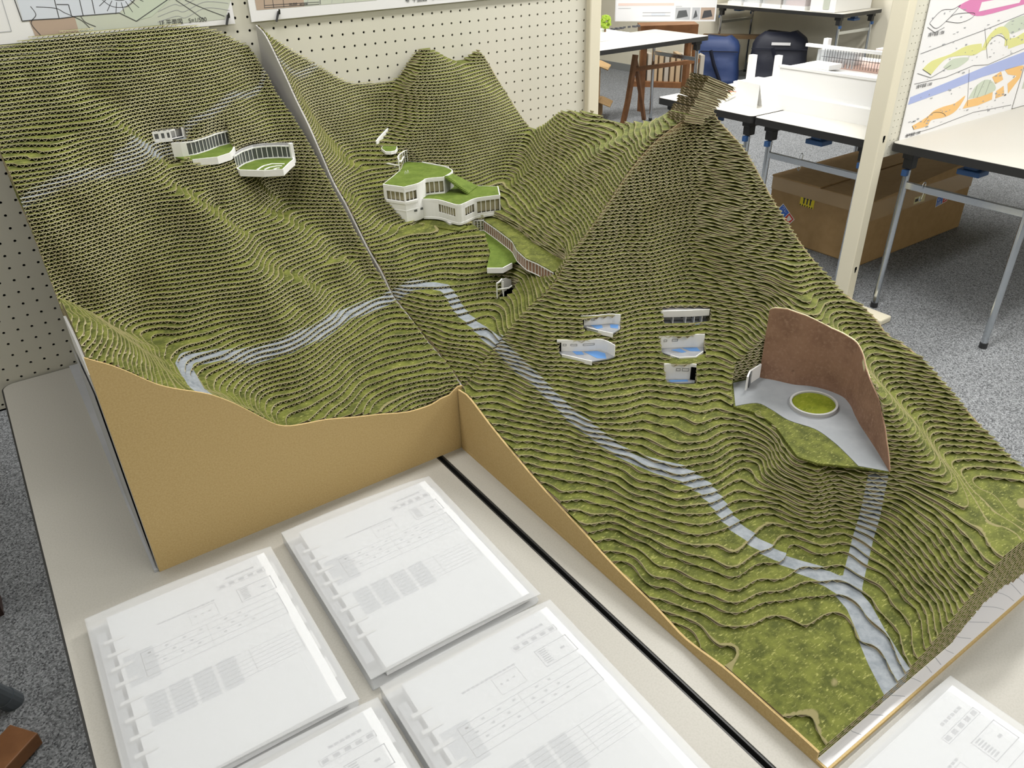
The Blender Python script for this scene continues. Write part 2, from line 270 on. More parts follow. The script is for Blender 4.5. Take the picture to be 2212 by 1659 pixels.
PB=[(-6.50,-2.13,0.05),(-6.50,-3.88,-1.38),(-6.50,-5.56,-2.90),(-6.50,-7.00,-4.43),(-6.50,-8.61,-5.74),(-6.50,-10.85,-8.13),(-6.50,-13.86,-10.67),(-6.50,-15.82,-12.32),(-6.50,-17.42,-13.67),(-6.50,-19.41,-14.87),(-6.50,-20.55,-16.31),(-6.50,-23.89,-17.27),(-6.50,-25.77,-17.97),(-6.50,-27.60,-18.45),(-6.50,-29.07,-18.86),(-6.50,-30.20,-19.30),(-5.96,-0.50,-0.12),(-4.65,-0.50,-1.08),(-3.22,-0.50,-2.11),(-1.36,-0.50,-3.52),(-0.18,-0.50,-4.26),(1.08,-0.50,-4.75),(2.88,-0.50,-4.85),(5.68,-0.50,-4.89),(6.77,-0.50,-3.62),(7.83,-0.50,-2.74),(9.28,-0.50,-2.80),(10.22,-0.50,-3.45),(11.43,-0.50,-4.11),(12.98,-0.50,-4.14),(14.18,-0.50,-3.44),(14.10,-1.45,-3.38),(14.10,-3.19,-4.72),(14.10,-4.67,-5.98),(14.10,-7.24,-7.89),(14.10,-9.76,-9.34),(14.10,-11.53,-8.56),(14.10,-13.54,-7.33),(14.10,-15.76,-6.80),(14.10,-18.17,-6.61),(14.10,-20.48,-6.86),(14.10,-22.10,-6.60),(14.10,-24.67,-6.18),(14.10,-26.54,-5.32),(-6.35,-29.95,-19.48),(-5.30,-29.95,-18.52),(-4.22,-29.95,-17.65),(-3.25,-29.95,-16.91),(-2.28,-29.95,-16.17),(-0.73,-29.95,-15.08),(1.24,-29.95,-13.92),(1.71,-29.95,-13.20),(2.02,-29.95,-12.61),(3.60,-29.95,-11.27),(5.17,-29.95,-9.90),(6.54,-29.95,-8.41),(7.91,-29.95,-7.10),(9.31,-29.95,-6.09),(10.75,-29.95,-5.39),(12.87,-29.95,-4.62),(-2.10,-14.95,-13.30),(-1.00,-14.90,-13.35),(0.00,-15.60,-13.40),(1.20,-17.80,-13.50),(3.00,-17.50,-13.40),(4.60,-17.50,-13.20),(-0.40,-15.40,-13.60),(0.20,-16.60,-13.70),(-4.68,-3.40,-3.90),(-2.89,-3.32,-5.60),(-3.64,-4.32,-7.60),(-0.25,-2.86,-6.40),(-1.48,-4.97,-8.20),(-3.03,-7.87,-9.70),(-5.16,-12.09,-11.00),(1.87,-2.09,-6.60),(-1.68,-8.53,-9.80),(-3.75,-12.42,-11.20),(-5.25,-15.20,-12.40),(3.43,-3.50,-6.80),(1.85,-6.17,-8.50),(0.28,-9.71,-9.90),(-2.03,-13.01,-11.40),(-3.10,-14.72,-13.00),(-4.99,-18.20,-13.80),(-5.93,-19.76,-14.90),(5.78,-3.91,-4.50),(4.51,-5.83,-6.60),(2.97,-8.30,-8.30),(3.32,-9.37,-10.30),(7.60,-4.82,-4.60),(6.03,-7.22,-6.60),(4.70,-9.24,-8.40),(4.50,-10.85,-10.40),(9.45,-5.65,-5.30),(7.82,-8.10,-7.10),(6.65,-9.77,-9.00),(5.71,-11.85,-10.80),(11.61,-6.84,-6.20),(10.18,-8.87,-8.10),(8.92,-10.63,-10.00),(7.50,-11.94,-11.50),(11.16,-10.97,-10.30),(9.80,-11.44,-11.20),(8.25,-12.31,-12.00),(-0.64,-15.38,-12.60),(-1.33,-17.43,-13.40),(-3.05,-19.55,-14.60),(-4.57,-20.74,-15.30),(-5.88,-20.97,-15.60),(1.20,-18.09,-13.60),(0.42,-19.96,-14.20),(-0.83,-21.22,-15.00),(-2.45,-21.82,-15.50),(-0.55,-23.31,-15.50),(-2.17,-24.54,-16.10),(-0.68,-25.89,-16.40),(-2.22,-26.97,-17.00),(-4.77,-23.06,-15.90),(-5.84,-22.85,-16.40),(-5.17,-24.93,-16.90),(-5.80,-26.55,-17.50),(-5.05,-27.76,-17.60),(-5.99,-28.28,-18.50),(0.76,-26.78,-15.40),(2.08,-26.11,-14.90),(2.15,-23.05,-14.80),(2.54,-30.29,-12.20),(8.52,-18.64,-11.00),(6.42,-24.61,-11.00),(10.08,-18.81,-9.30),(8.03,-24.74,-9.20),(6.75,-28.55,-9.10),(6.23,-19.23,-12.30),(4.40,-24.72,-12.30),(11.67,-18.21,-7.90),(9.37,-24.40,-7.80),(12.83,-19.12,-6.90),(11.50,-24.00,-7.20),(9.59,-27.17,-7.30),(9.81,-29.19,-6.00),(12.08,-15.84,-8.00)]
PC=[(-6.41,-30.05,-19.41),(-5.37,-30.05,-18.46),(-4.29,-30.05,-17.58),(-3.32,-30.05,-16.85),(-2.35,-30.05,-16.11),(-0.80,-30.05,-15.02),(1.16,-30.05,-13.86),(1.63,-30.05,-13.14),(1.94,-30.05,-12.56),(3.51,-30.05,-11.22),(5.08,-30.05,-9.85),(6.45,-30.05,-8.37),(7.82,-30.05,-7.06),(9.21,-30.05,-6.06),(10.65,-30.05,-5.36),(12.76,-30.05,-4.59),(-6.90,-31.13,-19.35),(-6.90,-33.81,-20.28),(-6.90,-37.32,-21.29),(-6.90,-40.56,-22.04),(-6.90,-43.54,-22.57),(-6.90,-48.46,-23.31),(-6.90,-51.16,-23.77),(-6.90,-53.70,-23.45),(-6.90,-58.80,-23.55),(-3.00,-58.50,-23.55),(-0.50,-55.50,-23.40),(0.29,-58.90,-22.70),(2.03,-58.90,-21.84),(3.62,-58.90,-21.00),(4.81,-58.90,-20.14),(14.10,-31.16,-4.76),(14.10,-32.28,-5.35),(14.10,-33.62,-6.18),(14.10,-35.95,-8.33),(14.10,-38.22,-10.44),(14.10,-40.35,-12.05),(14.10,-42.75,-13.50),(14.10,-44.52,-13.99),(14.10,-45.93,-14.56),(14.10,-47.99,-15.47),(14.10,-49.30,-16.01),(14.10,-50.98,-16.97),(14.10,-52.64,-18.04),(14.10,-54.22,-18.95),(14.10,-56.05,-19.81),(5.54,-51.40,-18.95),(4.10,-49.80,-18.95),(3.70,-48.70,-18.95),(4.40,-47.20,-18.95),(5.10,-46.00,-18.95),(5.30,-44.50,-18.95),(4.85,-43.20,-18.95),(-5.00,-56.00,-23.42),(-3.00,-54.00,-23.42),(-1.50,-56.00,-23.42),(-4.00,-58.00,-23.42),(-5.74,-34.22,-20.00),(-4.23,-32.09,-18.80),(-3.11,-33.16,-18.00),(-1.34,-32.32,-16.20),(1.86,-31.67,-14.00),(3.95,-31.52,-12.60),(0.72,-33.12,-15.50),(-3.49,-35.14,-19.00),(-4.51,-37.45,-20.50),(-1.87,-38.67,-19.20),(-3.09,-40.17,-20.60),(-4.55,-41.93,-21.60),(-5.58,-44.37,-22.50),(-0.95,-35.25,-17.80),(6.12,-31.31,-11.20),(8.52,-30.79,-8.60),(7.60,-31.96,-10.70),(6.72,-33.08,-12.80),(5.86,-34.19,-14.90),(4.69,-35.54,-16.10),(3.31,-37.11,-17.40),(1.79,-38.86,-18.80),(0.12,-40.70,-19.60),(-1.70,-42.69,-20.40),(-3.54,-44.74,-21.60),(-4.92,-47.02,-22.60),(-6.24,-49.46,-23.20),(11.93,-30.72,-7.00),(11.82,-32.03,-9.60),(10.99,-33.11,-11.80),(9.79,-34.51,-13.80),(8.41,-36.03,-15.30),(6.86,-37.68,-16.60),(5.19,-39.42,-17.70),(3.42,-41.27,-18.90),(1.71,-43.74,-19.60),(0.11,-45.38,-20.60),(-0.61,-47.21,-21.40),(-2.48,-49.35,-22.20),(-4.38,-51.17,-22.90),(12.97,-35.08,-9.10),(12.11,-36.16,-11.20),(11.08,-37.38,-13.20),(10.17,-38.40,-14.60),(8.92,-38.56,-16.20),(7.13,-40.37,-17.60),(5.28,-42.21,-18.80),(12.33,-38.11,-12.30),(11.54,-40.02,-13.10),(10.76,-39.87,-14.90),(11.60,-40.66,-12.90),(10.96,-42.69,-13.60),(10.79,-45.02,-14.60),(9.72,-47.88,-15.45),(8.26,-50.49,-16.10),(8.50,-51.37,-16.80),(8.19,-52.54,-17.70),(8.18,-54.14,-18.90),(7.55,-55.61,-19.50),(12.39,-42.54,-13.90),(12.37,-44.90,-15.30),(11.17,-47.26,-16.20),(11.08,-48.92,-17.20),(11.18,-50.45,-18.00),(11.15,-52.19,-19.00),(10.74,-53.83,-19.70),(13.95,-46.24,-15.35),(12.98,-48.00,-16.20),(12.75,-49.30,-17.25),(12.78,-50.82,-18.05),(12.91,-53.09,-19.05),(8.92,-56.65,-19.80),(3.90,-46.55,-20.60),(4.54,-49.04,-19.40),(6.00,-50.94,-19.30),(2.89,-49.11,-21.20),(4.50,-51.00,-21.40),(5.36,-51.70,-20.70),(3.04,-52.27,-22.40),(1.97,-54.25,-22.90),(0.47,-51.25,-22.40),(0.81,-55.88,-23.10),(-3.17,-52.86,-23.20),(-2.83,-55.40,-23.40),(-1.12,-57.97,-23.40),(4.45,-53.98,-21.90),(3.67,-56.09,-22.10),(6.08,-54.01,-20.80),(4.80,-56.15,-21.10),(7.04,-53.19,-19.90),(4.50,-57.39,-20.60),(1.19,-57.82,-22.90),(3.11,-57.83,-21.90)]

def polysd(poly,x,y):
    """signed distance to polygon, positive outside"""
    best=np.full(x.shape,1e9); ins=np.zeros(x.shape,bool); n=len(poly)
    for i in range(n):
        ax,ay=poly[i]; bx,by=poly[(i+1)%n]; dx,dy=bx-ax,by-ay; L=dx*dx+dy*dy or 1e-9
        t=np.clip(((x-ax)*dx+(y-ay)*dy)/L,0,1); best=np.minimum(best,np.hypot(x-ax-t*dx,y-ay-t*dy))
        c=((ay>y)!=(by>y)); xi=np.where(by!=ay,(bx-ax)*(y-ay)/((by-ay) or 1e-9)+ax,1e9); ins^=c&(x<xi)
    return np.where(ins,-best,best)
def linesd(roads,x,y):
    best=np.full(x.shape,9.)
    for pts_,wd in roads:
        for i in range(len(pts_)-1):
            (ax,ay),(bx,by)=pts_[i],pts_[i+1]; dx,dy=bx-ax,by-ay; L=dx*dx+dy*dy or 1e-9
            wa=wd[i] if isinstance(wd,list) else wd; wb=wd[i+1] if isinstance(wd,list) else wd
            t=np.clip(((x-ax)*dx+(y-ay)*dy)/L,0,1); best=np.minimum(best,np.hypot(x-ax-t*dx,y-ay-t*dy)-(wa+(wb-wa)*t))
    return best
T=.2; HP=.17; DY=.14
def hill(name,root,pts_,x0,x1,y0,y1,zlo,zhi,cav,roads,seed,x1back=None,lam=.6,HP=.17):
    rng=np.random.default_rng(seed); f=tps(pts_,lam)
    gx=np.linspace(x0,x1,int((x1-x0)/HP)+1); gy=np.linspace(y0,y1,int((y1-y0)/DY)+1)
    GX,GY=np.meshgrid(gx,gy,indexing='ij'); H=f(GX,GY)
    kx=rng.normal(size=(14,2))*1.1; ph=rng.uniform(0,6.28,14)
    for a,b in zip(kx,ph): H+=.022*np.sin(a[0]*GX+a[1]*GY+b)
    SD=[(polysd(c[0],GX,GY),c[1],c[2]) for c in cav]
    rlo=linesd(roads,GX,GY)
    if x1back is not None: side=(x1+(x1back-x1)*(GY-y0)/(y1-y0))-GX     # slanting right edge
    else: side=None
    def interp(A,xs):
        t=(xs-x0)/(gx[1]-gx[0]); i=np.clip(t.astype(int),0,len(gx)-2); fr=np.clip(t-i,0,1)[:,None]; return A[i]*(1-fr)+A[i+1]*fr
    gr=np.gradient(H,gx,gy); SL=np.maximum(np.hypot(gr[0],gr[1]),.15)
    V=[];F=[];MI=[];RD=[];RM=[];nv=0
    def addq(vs_,mi,rd,rm=None):   # vs_ (n,4,3)
        nonlocal nv
        n=len(vs_)
        if n==0: return
        V.append(vs_.reshape(-1,3)); F.append((np.arange(n*4).reshape(n,4)+nv,)); MI.append(np.full(n,mi)); RD.append(rd.reshape(-1)); RM.append(rm.reshape(-1) if rm is not None else np.ones(n*4)); nv+=n*4
    PV=[];PF=[];PM=[];PR=[];PX=[]   # loose polygons
    k0=int(math.floor(zlo/T)); k1=int(math.ceil(zhi/T)); prev=None
    for k in range(k1,k0-1,-1):
        zt=k*T; off=rng.uniform(0,2*HP); nx=int((x1-x0)/HP)+4
        xr=x0-off+np.arange(nx)*HP; xs=np.clip(xr,x0,x1); keep=np.where((xr[1:]>x0)&(xr[:-1]<x1))[0]
        jit=rng.normal()*.02
        Hk=interp(H,xs); Fk=np.clip(Hk-(zt-T/2)+jit,-1,1)
        for sd,zf,zr in SD:
            if zt>zf+.015 and zt-T*.5<zr: Fk=np.minimum(Fk,np.clip(interp(sd,xs),-1,1))
        if side is not None: Fk=np.minimum(Fk,np.clip(interp(side,xs),-1,1))
        Rk=interp(rlo,xs); Mk=np.clip((Hk-(zt-T/2))/interp(SL,xs),0,1)
        ins=Fk>0; c=ins[:-1,:-1].astype(int)+ins[1:,:-1]+ins[:-1,1:]+ins[1:,1:]
        sel=np.zeros(c.shape,bool); sel[keep]=True
        full=(c==4)&sel; part=(c>0)&(c<4)&sel
        near=part.copy()
        for _ in range(4):
            n2=near.copy(); n2[1:]|=near[:-1]; n2[:-1]|=near[1:]; n2[:,1:]|=near[:,:-1]; n2[:,:-1]|=near[:,1:]; near=n2
        mn=np.minimum(np.minimum(Hk[:-1,:-1],Hk[1:,:-1]),np.minimum(Hk[:-1,1:],Hk[1:,1:]))
        bord=np.zeros(c.shape,bool); bord[:, :2]=True; bord[:, -2:]=True; bord[keep[:2]]=True; bord[keep[-2:]]=True
        fl=full&(near|(bord&(mn<zt+3)))
        tp=full&(near|(mn<zt+1.4*T)|(bord&(mn<zt+3)))
        par=np.arange(nx)%2
        zb=zt-T+.012; zu=zt-.014
        I,J=np.where(tp)
        q=np.stack([np.stack([xs[I],gy[J],np.full(len(I),zt)],1),np.stack([xs[I+1],gy[J],np.full(len(I),zt)],1),np.stack([xs[I+1],gy[J+1],np.full(len(I),zt)],1),np.stack([xs[I],gy[J+1],np.full(len(I),zt)],1)],1)
        addq(q,0,np.stack([Rk[I,J],Rk[I+1,J],Rk[I+1,J+1],Rk[I,J+1]],1),np.stack([Mk[I,J],Mk[I+1,J],Mk[I+1,J+1],Mk[I,J+1]],1))
        I,J=np.where(fl); za=np.where(par[I]==0,zb,zu); zc=np.where(par[I+1]==0,zb,zu)
        q=np.stack([np.stack([xs[I],gy[J],za],1),np.stack([xs[I+1],gy[J],zc],1),np.stack([xs[I+1],gy[J+1],zc],1),np.stack([xs[I],gy[J+1],za],1)],1)
        addq(q,1,np.full((len(I),4),9.))
        I,J=np.where(part)
        for i,j in zip(I.tolist(),J.tolist()):
            cs=((i,j),(i+1,j),(i+1,j+1),(i,j+1)); P=[];seg=[];X_=[]
            xa,xb=xs[i],xs[i+1]
            if xb-xa<1e-6: continue
            wz=lambda x:(zb if par[i]==0 else zu)+((zu-zb) if par[i]==0 else (zb-zu))*(x-xa)/(xb-xa)
            for e in range(4):
                a=cs[e]; b=cs[(e+1)%4]; fa=Fk[a]; fb=Fk[b]
                if fa>0: P.append((xs[a[0]],gy[a[1]])); X_.append(float(Mk[a]))
                if (fa>0)!=(fb>0):
                    t=fa/(fa-fb); t=min(max(t,.02),.98); p=(xs[a[0]]+(xs[b[0]]-xs[a[0]])*t,gy[a[1]]+(gy[b[1]]-gy[a[1]])*t); P.append(p); X_.append(0.); seg.append(p)
            if len(P)<3: continue
            n=len(PV); r=float(Rk[i,j]); PV.extend((p[0],p[1],zt) for p in P); PF.append(tuple(range(n,n+len(P)))); PM.append(0)
            rr_=[(Rk[i,j]*(xb-p[0])+Rk[i+1,j]*(p[0]-xa))/(xb-xa)*(1-(p[1]-gy[j])/DY)+(Rk[i,j+1]*(xb-p[0])+Rk[i+1,j+1]*(p[0]-xa))/(xb-xa)*((p[1]-gy[j])/DY) for p in P]
            PR.extend(rr_); PX.extend(X_)
            n=len(PV); PV.extend((p[0],p[1],wz(p[0])) for p in P); PF.append(tuple(range(n,n+len(P)))); PM.append(1); PR.extend([9.]*len(P)); PX.extend([1.]*len(P))
            for s_ in range(0,len(seg)-1,2):
                a,b=seg[s_],seg[s_+1]; n=len(PV)
                PV.extend(((a[0],a[1],zt),(b[0],b[1],zt),(b[0],b[1],zt-.04),(a[0],a[1],zt-.04))); PF.append((n,n+1,n+2,n+3)); PM.append(2); PR.extend([9.]*4); PX.extend([1.]*4)
                n=len(PV); za_,zb_=wz(a[0]),wz(b[0])
                PV.extend(((a[0],a[1],za_+.016),(b[0],b[1],zb_+.016),(b[0],b[1],zb_-.016),(a[0],a[1],za_-.016))); PF.append((n,n+1,n+2,n+3)); PM.append(2); PR.extend([9.]*4); PX.extend([1.]*4)
        # cut ends of the sheets along the straight block borders
        for (jj,yy) in ((0,y0),(len(gy)-1,y1)):
            on=(Fk[:-1,jj]>0)&(Fk[1:,jj]>0)&(Hk[:-1,jj]<zt+3)
            for i in np.where(on)[0]:
                if xs[i+1]-xs[i]<1e-6: continue
                n=len(PV); PV.extend(((xs[i],yy,zt),(xs[i+1],yy,zt),(xs[i+1],yy,zt-.03),(xs[i],yy,zt-.03))); PF.append((n,n+1,n+2,n+3)); PM.append(2); PR.extend([9.]*4); PX.extend([1.]*4)
    V=np.concatenate(V) if V else np.zeros((0,3)); Fq=np.concatenate([a[0] for a in F]); MI=np.concatenate(MI); RD=np.concatenate(RD)
    PV=np.array(PV,float).reshape(-1,3); allv=np.concatenate([V,PV]); 
    org=np.array(ORG[root]); wv=allv*S; wv[:,2]+=ZF*S; wv-=org
    nq=len(Fq); pl=np.array([len(p) for p in PF],int); 
    loops=np.concatenate([Fq.reshape(-1),np.concatenate([np.array(p) for p in PF])+len(V)])
    tot=np.concatenate([np.full(nq,4),pl]); start=np.concatenate([[0],np.cumsum(tot)[:-1]])
    me=bpy.data.meshes.new(name); me.vertices.add(len(wv)); me.vertices.foreach_set('co',wv.astype(np.float32).ravel())
    me.loops.add(len(loops)); me.loops.foreach_set('vertex_index',loops.astype(np.int32)); me.polygons.add(len(tot)); me.polygons.foreach_set('loop_start',start.astype(np.int32))
    me.polygons.foreach_set('material_index',np.concatenate([MI,np.array(PM)]).astype(np.int32))
    at=me.attributes.new('road','FLOAT','POINT'); at.data.foreach_set('value',np.concatenate([RD,np.array(PR)]).astype(np.float32))
    at=me.attributes.new('rim','FLOAT','POINT'); at.data.foreach_set('value',np.concatenate([np.concatenate(RM),np.array(PX)]).astype(np.float32))
    me.update(calc_edges=True); me.validate()
    print(name,'faces',len(tot))
    return link('contour_layers',me,[m_turf,m_corr,m_cut],root),f
def profile_board(name,root,f,pts_,zb,mat_,th=.12,dz=.02,zc=None):
    """upright board whose top follows the relief along a line"""
    z=[max(float(f(np.array([p[0]]),np.array([p[1]]))[0])+dz,zb+.2) for p in pts_]
    return MB().ribbon(pts_,zb,z,th).build(name,mat_,root)
lin=lambda a,b,n:[(a[0]+(b[0]-a[0])*i/n,a[1]+(b[1]-a[1])*i/n) for i in range(n+1)]
# ------------------------------------------------------------------ the three hill blocks
def sh(W_,d): return [(x+d[0],y+d[1]) for x,y in W_]
W1=[(-17.08,-10.15),(-16.55,-10.47),(-15.73,-10.51),(-14.75,-10.0),(-13.7,-9.21),(-12.72,-8.89)]
T1=[(-13.1,-10.6),(-13.74,-11.95),(-14.79,-12.49),(-16.35,-12.01)]
W2=[(-13.41,-11.67),(-12.54,-10.71),(-11.58,-10.18),(-10.81,-10.28),(-10.0,-10.76),(-9.19,-11.54)]
T2=[(-9.35,-12.2),(-9.95,-12.92),(-10.99,-14.34),(-12.15,-13.74),(-13.44,-12.45)]
W0=[(-17.98,-9.59),(-16.92,-9.8),(-16.04,-9.56),(-15.7,-9.3)]
cavA=[(W1+sh(W1,(.35,1.1))[::-1],-6.5,-5.5),(W1+T1,-6.5,99),(W2+sh(W2,(.35,1.1))[::-1],-7.65,-6.67),(W2+T2,-7.65,99),
      (W0+sh(W0,(.2,1.0))[::-1],-5.3,-4.72),(W0+[(-15.9,-9.9),(-17.0,-10.1),(-18.0,-9.8)],-5.3,-4.72)]
roadsA=[([(-6.5,-21.4),(-8.86,-21.66),(-11.07,-22.31),(-12.75,-23.48),(-14.0,-24.16),(-16.12,-24.93),(-17.87,-24.85),(-19.52,-24.79),(-20.81,-24.61),(-21.91,-24.32),(-22.31,-25.08),(-22.37,-26.41),(-22.47,-29.08),(-22.15,-30.5)],.42),
 ([(-6.2,-2.6),(-7.3,-3.3),(-8.1,-4.1),(-10.48,-6.06),(-12.47,-7.88),(-13.9,-9.01),(-15.05,-9.46),(-15.9,-9.75),(-17.91,-9.95),(-18.81,-11.29),(-20.08,-13.07),(-20.9,-13.56),(-20.57,-13.64),(-22.04,-14.3),(-24.08,-15.67),(-25.69,-16.3),(-27.5,-16.9)],[.2]*5+[.22,.2,.2,.3,.45,.45,.45,.3,.22,.22,.22,.22])]
blkA=empty('hill_model',(-17,-15,TZ),'hill model of stacked green corrugated sheets left of the crack, beside the kraft front board','scale model','landscape model blocks')
layA,fA=hill('hill A',blkA,PA,-27.15,-6.7,-29.85,-.5,-21.2,1.4,cavA,roadsA,3,x1back=-7.6,lam=.2)
UR=[(-2.86,-13.1),(-1.96,-14.8),(-0.78,-14.7),(0.0,-14.3),(0.58,-13.95),(1.86,-14.44),(3.3,-13.4),(3.38,-11.87),(3.0,-10.04),(2.18,-8.9),(1.5,-8.4),(0,-10.46)]
LR=[(-.27,-14.5),(.62,-15.5),(1.1,-17.5),(1.64,-17.6),(2.3,-17.35),(3.1,-17.1),(4.1,-17.3),(5.1,-17.6),(6.26,-15.6),(5.1,-14.5),(3.5,-12.5),(1,-13)]
URc=curve([UR[1],UR[2],UR[3],UR[4],UR[5]],5); LRc=curve([LR[0],LR[1],LR[2],LR[3],LR[4],LR[5],LR[6],LR[7]],5)
URs=[UR[0]]+URc+curve([UR[5],UR[6],UR[7],UR[8],UR[9],UR[10],UR[11],UR[0]],4)[1:-1]; LRs=LRc+LR[8:]
GL=[(3.61,-17.37),(3.4,-18.8),(3.19,-20.15),(2.72,-22.68),(1.93,-24.41),(1.49,-26.2),(1.59,-27.46),(1.5,-29.35)]
TER=[(3.61,-17.37),(3.19,-20.15),(2.72,-22.68),(1.93,-24.41),(1.4,-24.5),(.35,-24.8),(-.56,-24.1),(1.42,-21.6),(2.3,-19.6),(2.4,-17.0),(2.9,-16.9)]
BEN=GL+[(2.5,-29.6),(3.26,-28.37),(3.5,-25.5),(3.7,-24.0),(4.4,-21.07),(4.6,-18.3),(4.4,-16.8)]
cavB=[(URs,-13.4,99),(LRs,-13.4,99),([(-1.9,-15.2),(0,-14.0),(1.2,-16.0),(1.6,-17.9),(.6,-18.3),(-.3,-16.4)],-13.45,99),(TER,-14.55,99),(BEN,-14.55,99),
      ([(-.75,-25.6),(.1,-25.0),(1.2,-24.5),(1.4,-25.4),(.2,-26.1)],-16.3,-15.2)]
roadsB=[([(-6.8,-20.6),(-5.91,-21.0),(-4.89,-21.28),(-3.9,-21.93),(-3.43,-22.79),(-3.47,-23.79),(-3.61,-24.93),(-3.62,-26.13),(-3.53,-27.78),(-3.61,-29.35),(-3.5,-30.5)],.42),([(-6.8,-4.4),(-4.58,-2.8),(-3.34,-1.7),(-2,-.6)],.16)]
blkB=empty('hill_model',(4,-15,TZ),'hill model of stacked green corrugated sheets rising to two pointed peaks against the pegboard','scale model','landscape model blocks')
layB,fB=hill('hill B',blkB,PB,-6.5,14.1,-29.95,-.5,-20.2,.4,cavB,roadsB,5)
n1=[(1.0,-33.0),(1.21,-33.17),(1.94,-33.62),(2.5,-33.88),(2.81,-34.06),(3.16,-34.49)]; n1f=[(2.7,-35.0),(1.81,-35.22),(1.35,-34.3),(1.0,-33.4)]
n2=[(-1.1,-33.15),(-.92,-33.29),(-.02,-34.01),(.57,-34.38),(1.0,-34.6),(1.26,-34.85),(1.4,-35.3),(1.4,-36.0)]; n2f=[(.85,-35.95),(-.2,-35.6),(-.6,-34.8),(-1.15,-33.7)]
F3=[(6.1,-35.35),(6.8,-35.85),(7.6,-36.4),(8.79,-37.1)]; n3=[(x+.45,y+.6) for x,y in F3]; n3f=[(8.7,-37.25),(7.4,-36.6),(5.95,-35.6)]
n4=[(4.8,-36.5),(5.81,-37.11),(6.65,-37.66),(7.29,-38.21)]; n4f=[(6.9,-38.6),(5.96,-38.8),(4.9,-38.3),(4.6,-37.0)]
n5=[(3.7,-38.2),(4.4,-38.62),(4.98,-39.08),(5.3,-39.5)]; n5f=[(5.0,-39.75),(4.1,-39.1),(3.6,-38.5)]
WL=[(8.9,-41.7),(9.02,-41.98),(9.4,-42.6),(9.9,-43.64),(10.5,-44.3),(10.83,-44.87),(11.05,-45.6),(11.07,-46.48),(10.6,-47.3),(9.91,-48.06),(9.2,-48.9),(8.48,-49.9),(7.6,-51.1),(6.52,-52.48)]
WT=[-14.0,-13.8,-13.75,-13.95,-14.35,-14.6,-14.75,-14.95,-15.25,-15.6,-15.85,-16.15,-17.1,-18.75]
GF=[(5.54,-51.26),(4.1,-49.7),(3.75,-48.7),(4.49,-47.31),(5.22,-46.01),(5.49,-44.56),(4.92,-43.1),(6.0,-41.9),(7.2,-41.0)]
cavC=[(n1+sh(n1f,(-.3,-.5)),-16.05,-15.5),(n2+sh(n2f,(-.3,-.5)),-17.25,-16.6),(n3+sh(n3f,(-.2,-.4)),-16.65,-15.7),(n4+sh(n4f,(-.3,-.5)),-17.55,-16.75),(n5+sh(n5f,(-.4,-.6)),-18.75,-17.75),(sh(WL,(.12,.1))+GF,-18.85,99)]
roadsC=[([(-3.7,-29.9),(-3.45,-31.8),(-3.3,-33.5),(-3.1,-35.57),(-2.95,-37.3),(-2.8,-38.6),(-2.5,-39.8),(-2.26,-40.89),(-1.94,-42.16),(-1.52,-43.28),(-0.85,-44.49),(-0.27,-45.77),(-0.25,-46.8),(-0.38,-47.69),(-0.37,-48.72),(-0.3,-49.72),(0.06,-50.97),(0.61,-52.08),(1.25,-53.34),(1.4,-54.35),(1.07,-55.31),(0.15,-56.62),(-0.78,-57.97),(-1.6,-59.4)],[.32]*9+[.42,.5,.5,.5,.45,.42,.42,.42,.42,.5,.6,.6,.65,.75,.85]),
 ([(6.6,-51.9),(6.12,-52.18),(5.45,-52.59),(4.48,-53.01),(3.54,-53.48),(2.51,-53.99),(1.7,-54.4)],.5)]
blkC=empty('hill_model',(3.5,-44.5,TZ),'front hill model of stacked green corrugated sheets, with pool rooms and sunken plaza','scale model','landscape model blocks')
layC,fC=hill('hill C',blkC,PC,-6.9,14.1,-59.0,-30.1,-24.2,-4.2,cavC,roadsC,9,lam=.35,HP=.245)
# boards and bases of the blocks
profile_board('front_board',blkA,fA,lin((-27.25,-29.98),(-6.62,-29.98),60),TZ,m_kraft)
profile_board('left_board',blkA,fA,lin((-27.22,-29.9),(-27.22,-23),12),TZ,m_white,dz=-1.0)
profile_board('right_board',blkA,fA,[(-6.66-.9*(y+29.9)/30,y) for y in np.linspace(-29.9,-.5,40)],TZ,m_sideb,dz=-1.0)
MB().box(-27.5,-6.65,-29.95,-.3,TZ,TZ+.18).build('base_plate',m_greyp,blkA)
MB().quad((-27.36,-29.9,-24.0),(-27.36,-21.5,-24.0),(-27.36,-21.5,-12.9),(-27.36,-29.9,-12.3)).build('grey_paper_strip',m_greyp,blkA)
profile_board('left_board',blkB,fB,lin((-6.57,-29.9),(-6.57,-.5),60),TZ,m_sideb,dz=-.15)
profile_board('front_board',blkB,fB,lin((-6.4,-29.98),(14.0,-29.98),60),TZ,m_corr2,dz=-.2,th=.1)
profile_board('right_board',blkB,fB,lin((14.15,-29.8),(14.15,-.5),40),TZ,m_corr2,dz=-.2)
profile_board('rear_board',blkB,fB,lin((-6.4,-.42),(14.1,-.42),60),TZ,m_sideb,dz=-.3)
MB().box(-6.45,14.2,-29.9,-.3,TZ,TZ+.18).build('base_plate',m_sideb,blkB)
profile_board('left_board',blkC,fC,lin((-6.98,-59.0),(-6.98,-30.12),60),TZ,m_kraft,dz=.03)
profile_board('right_board',blkC,fC,lin((14.15,-58.9),(14.15,-30.1),60),TZ,m_corr2,dz=-.2)
profile_board('inner_rib',blkC,fC,lin((-6.9,-56.3),(14.1,-56.3),60),TZ,m_white,dz=-.6)
bp=MB().box(-7.05,14.3,-59.6,-30.2,TZ,TZ+.2); bp.build('base_plate',m_kraft,blkC)
mp=MB().box(-6.95,14.25,-59.5,-56.4,TZ+.2,TZ+.21); mp.build('contour_print',m_mapw,blkC)
cl=MB()
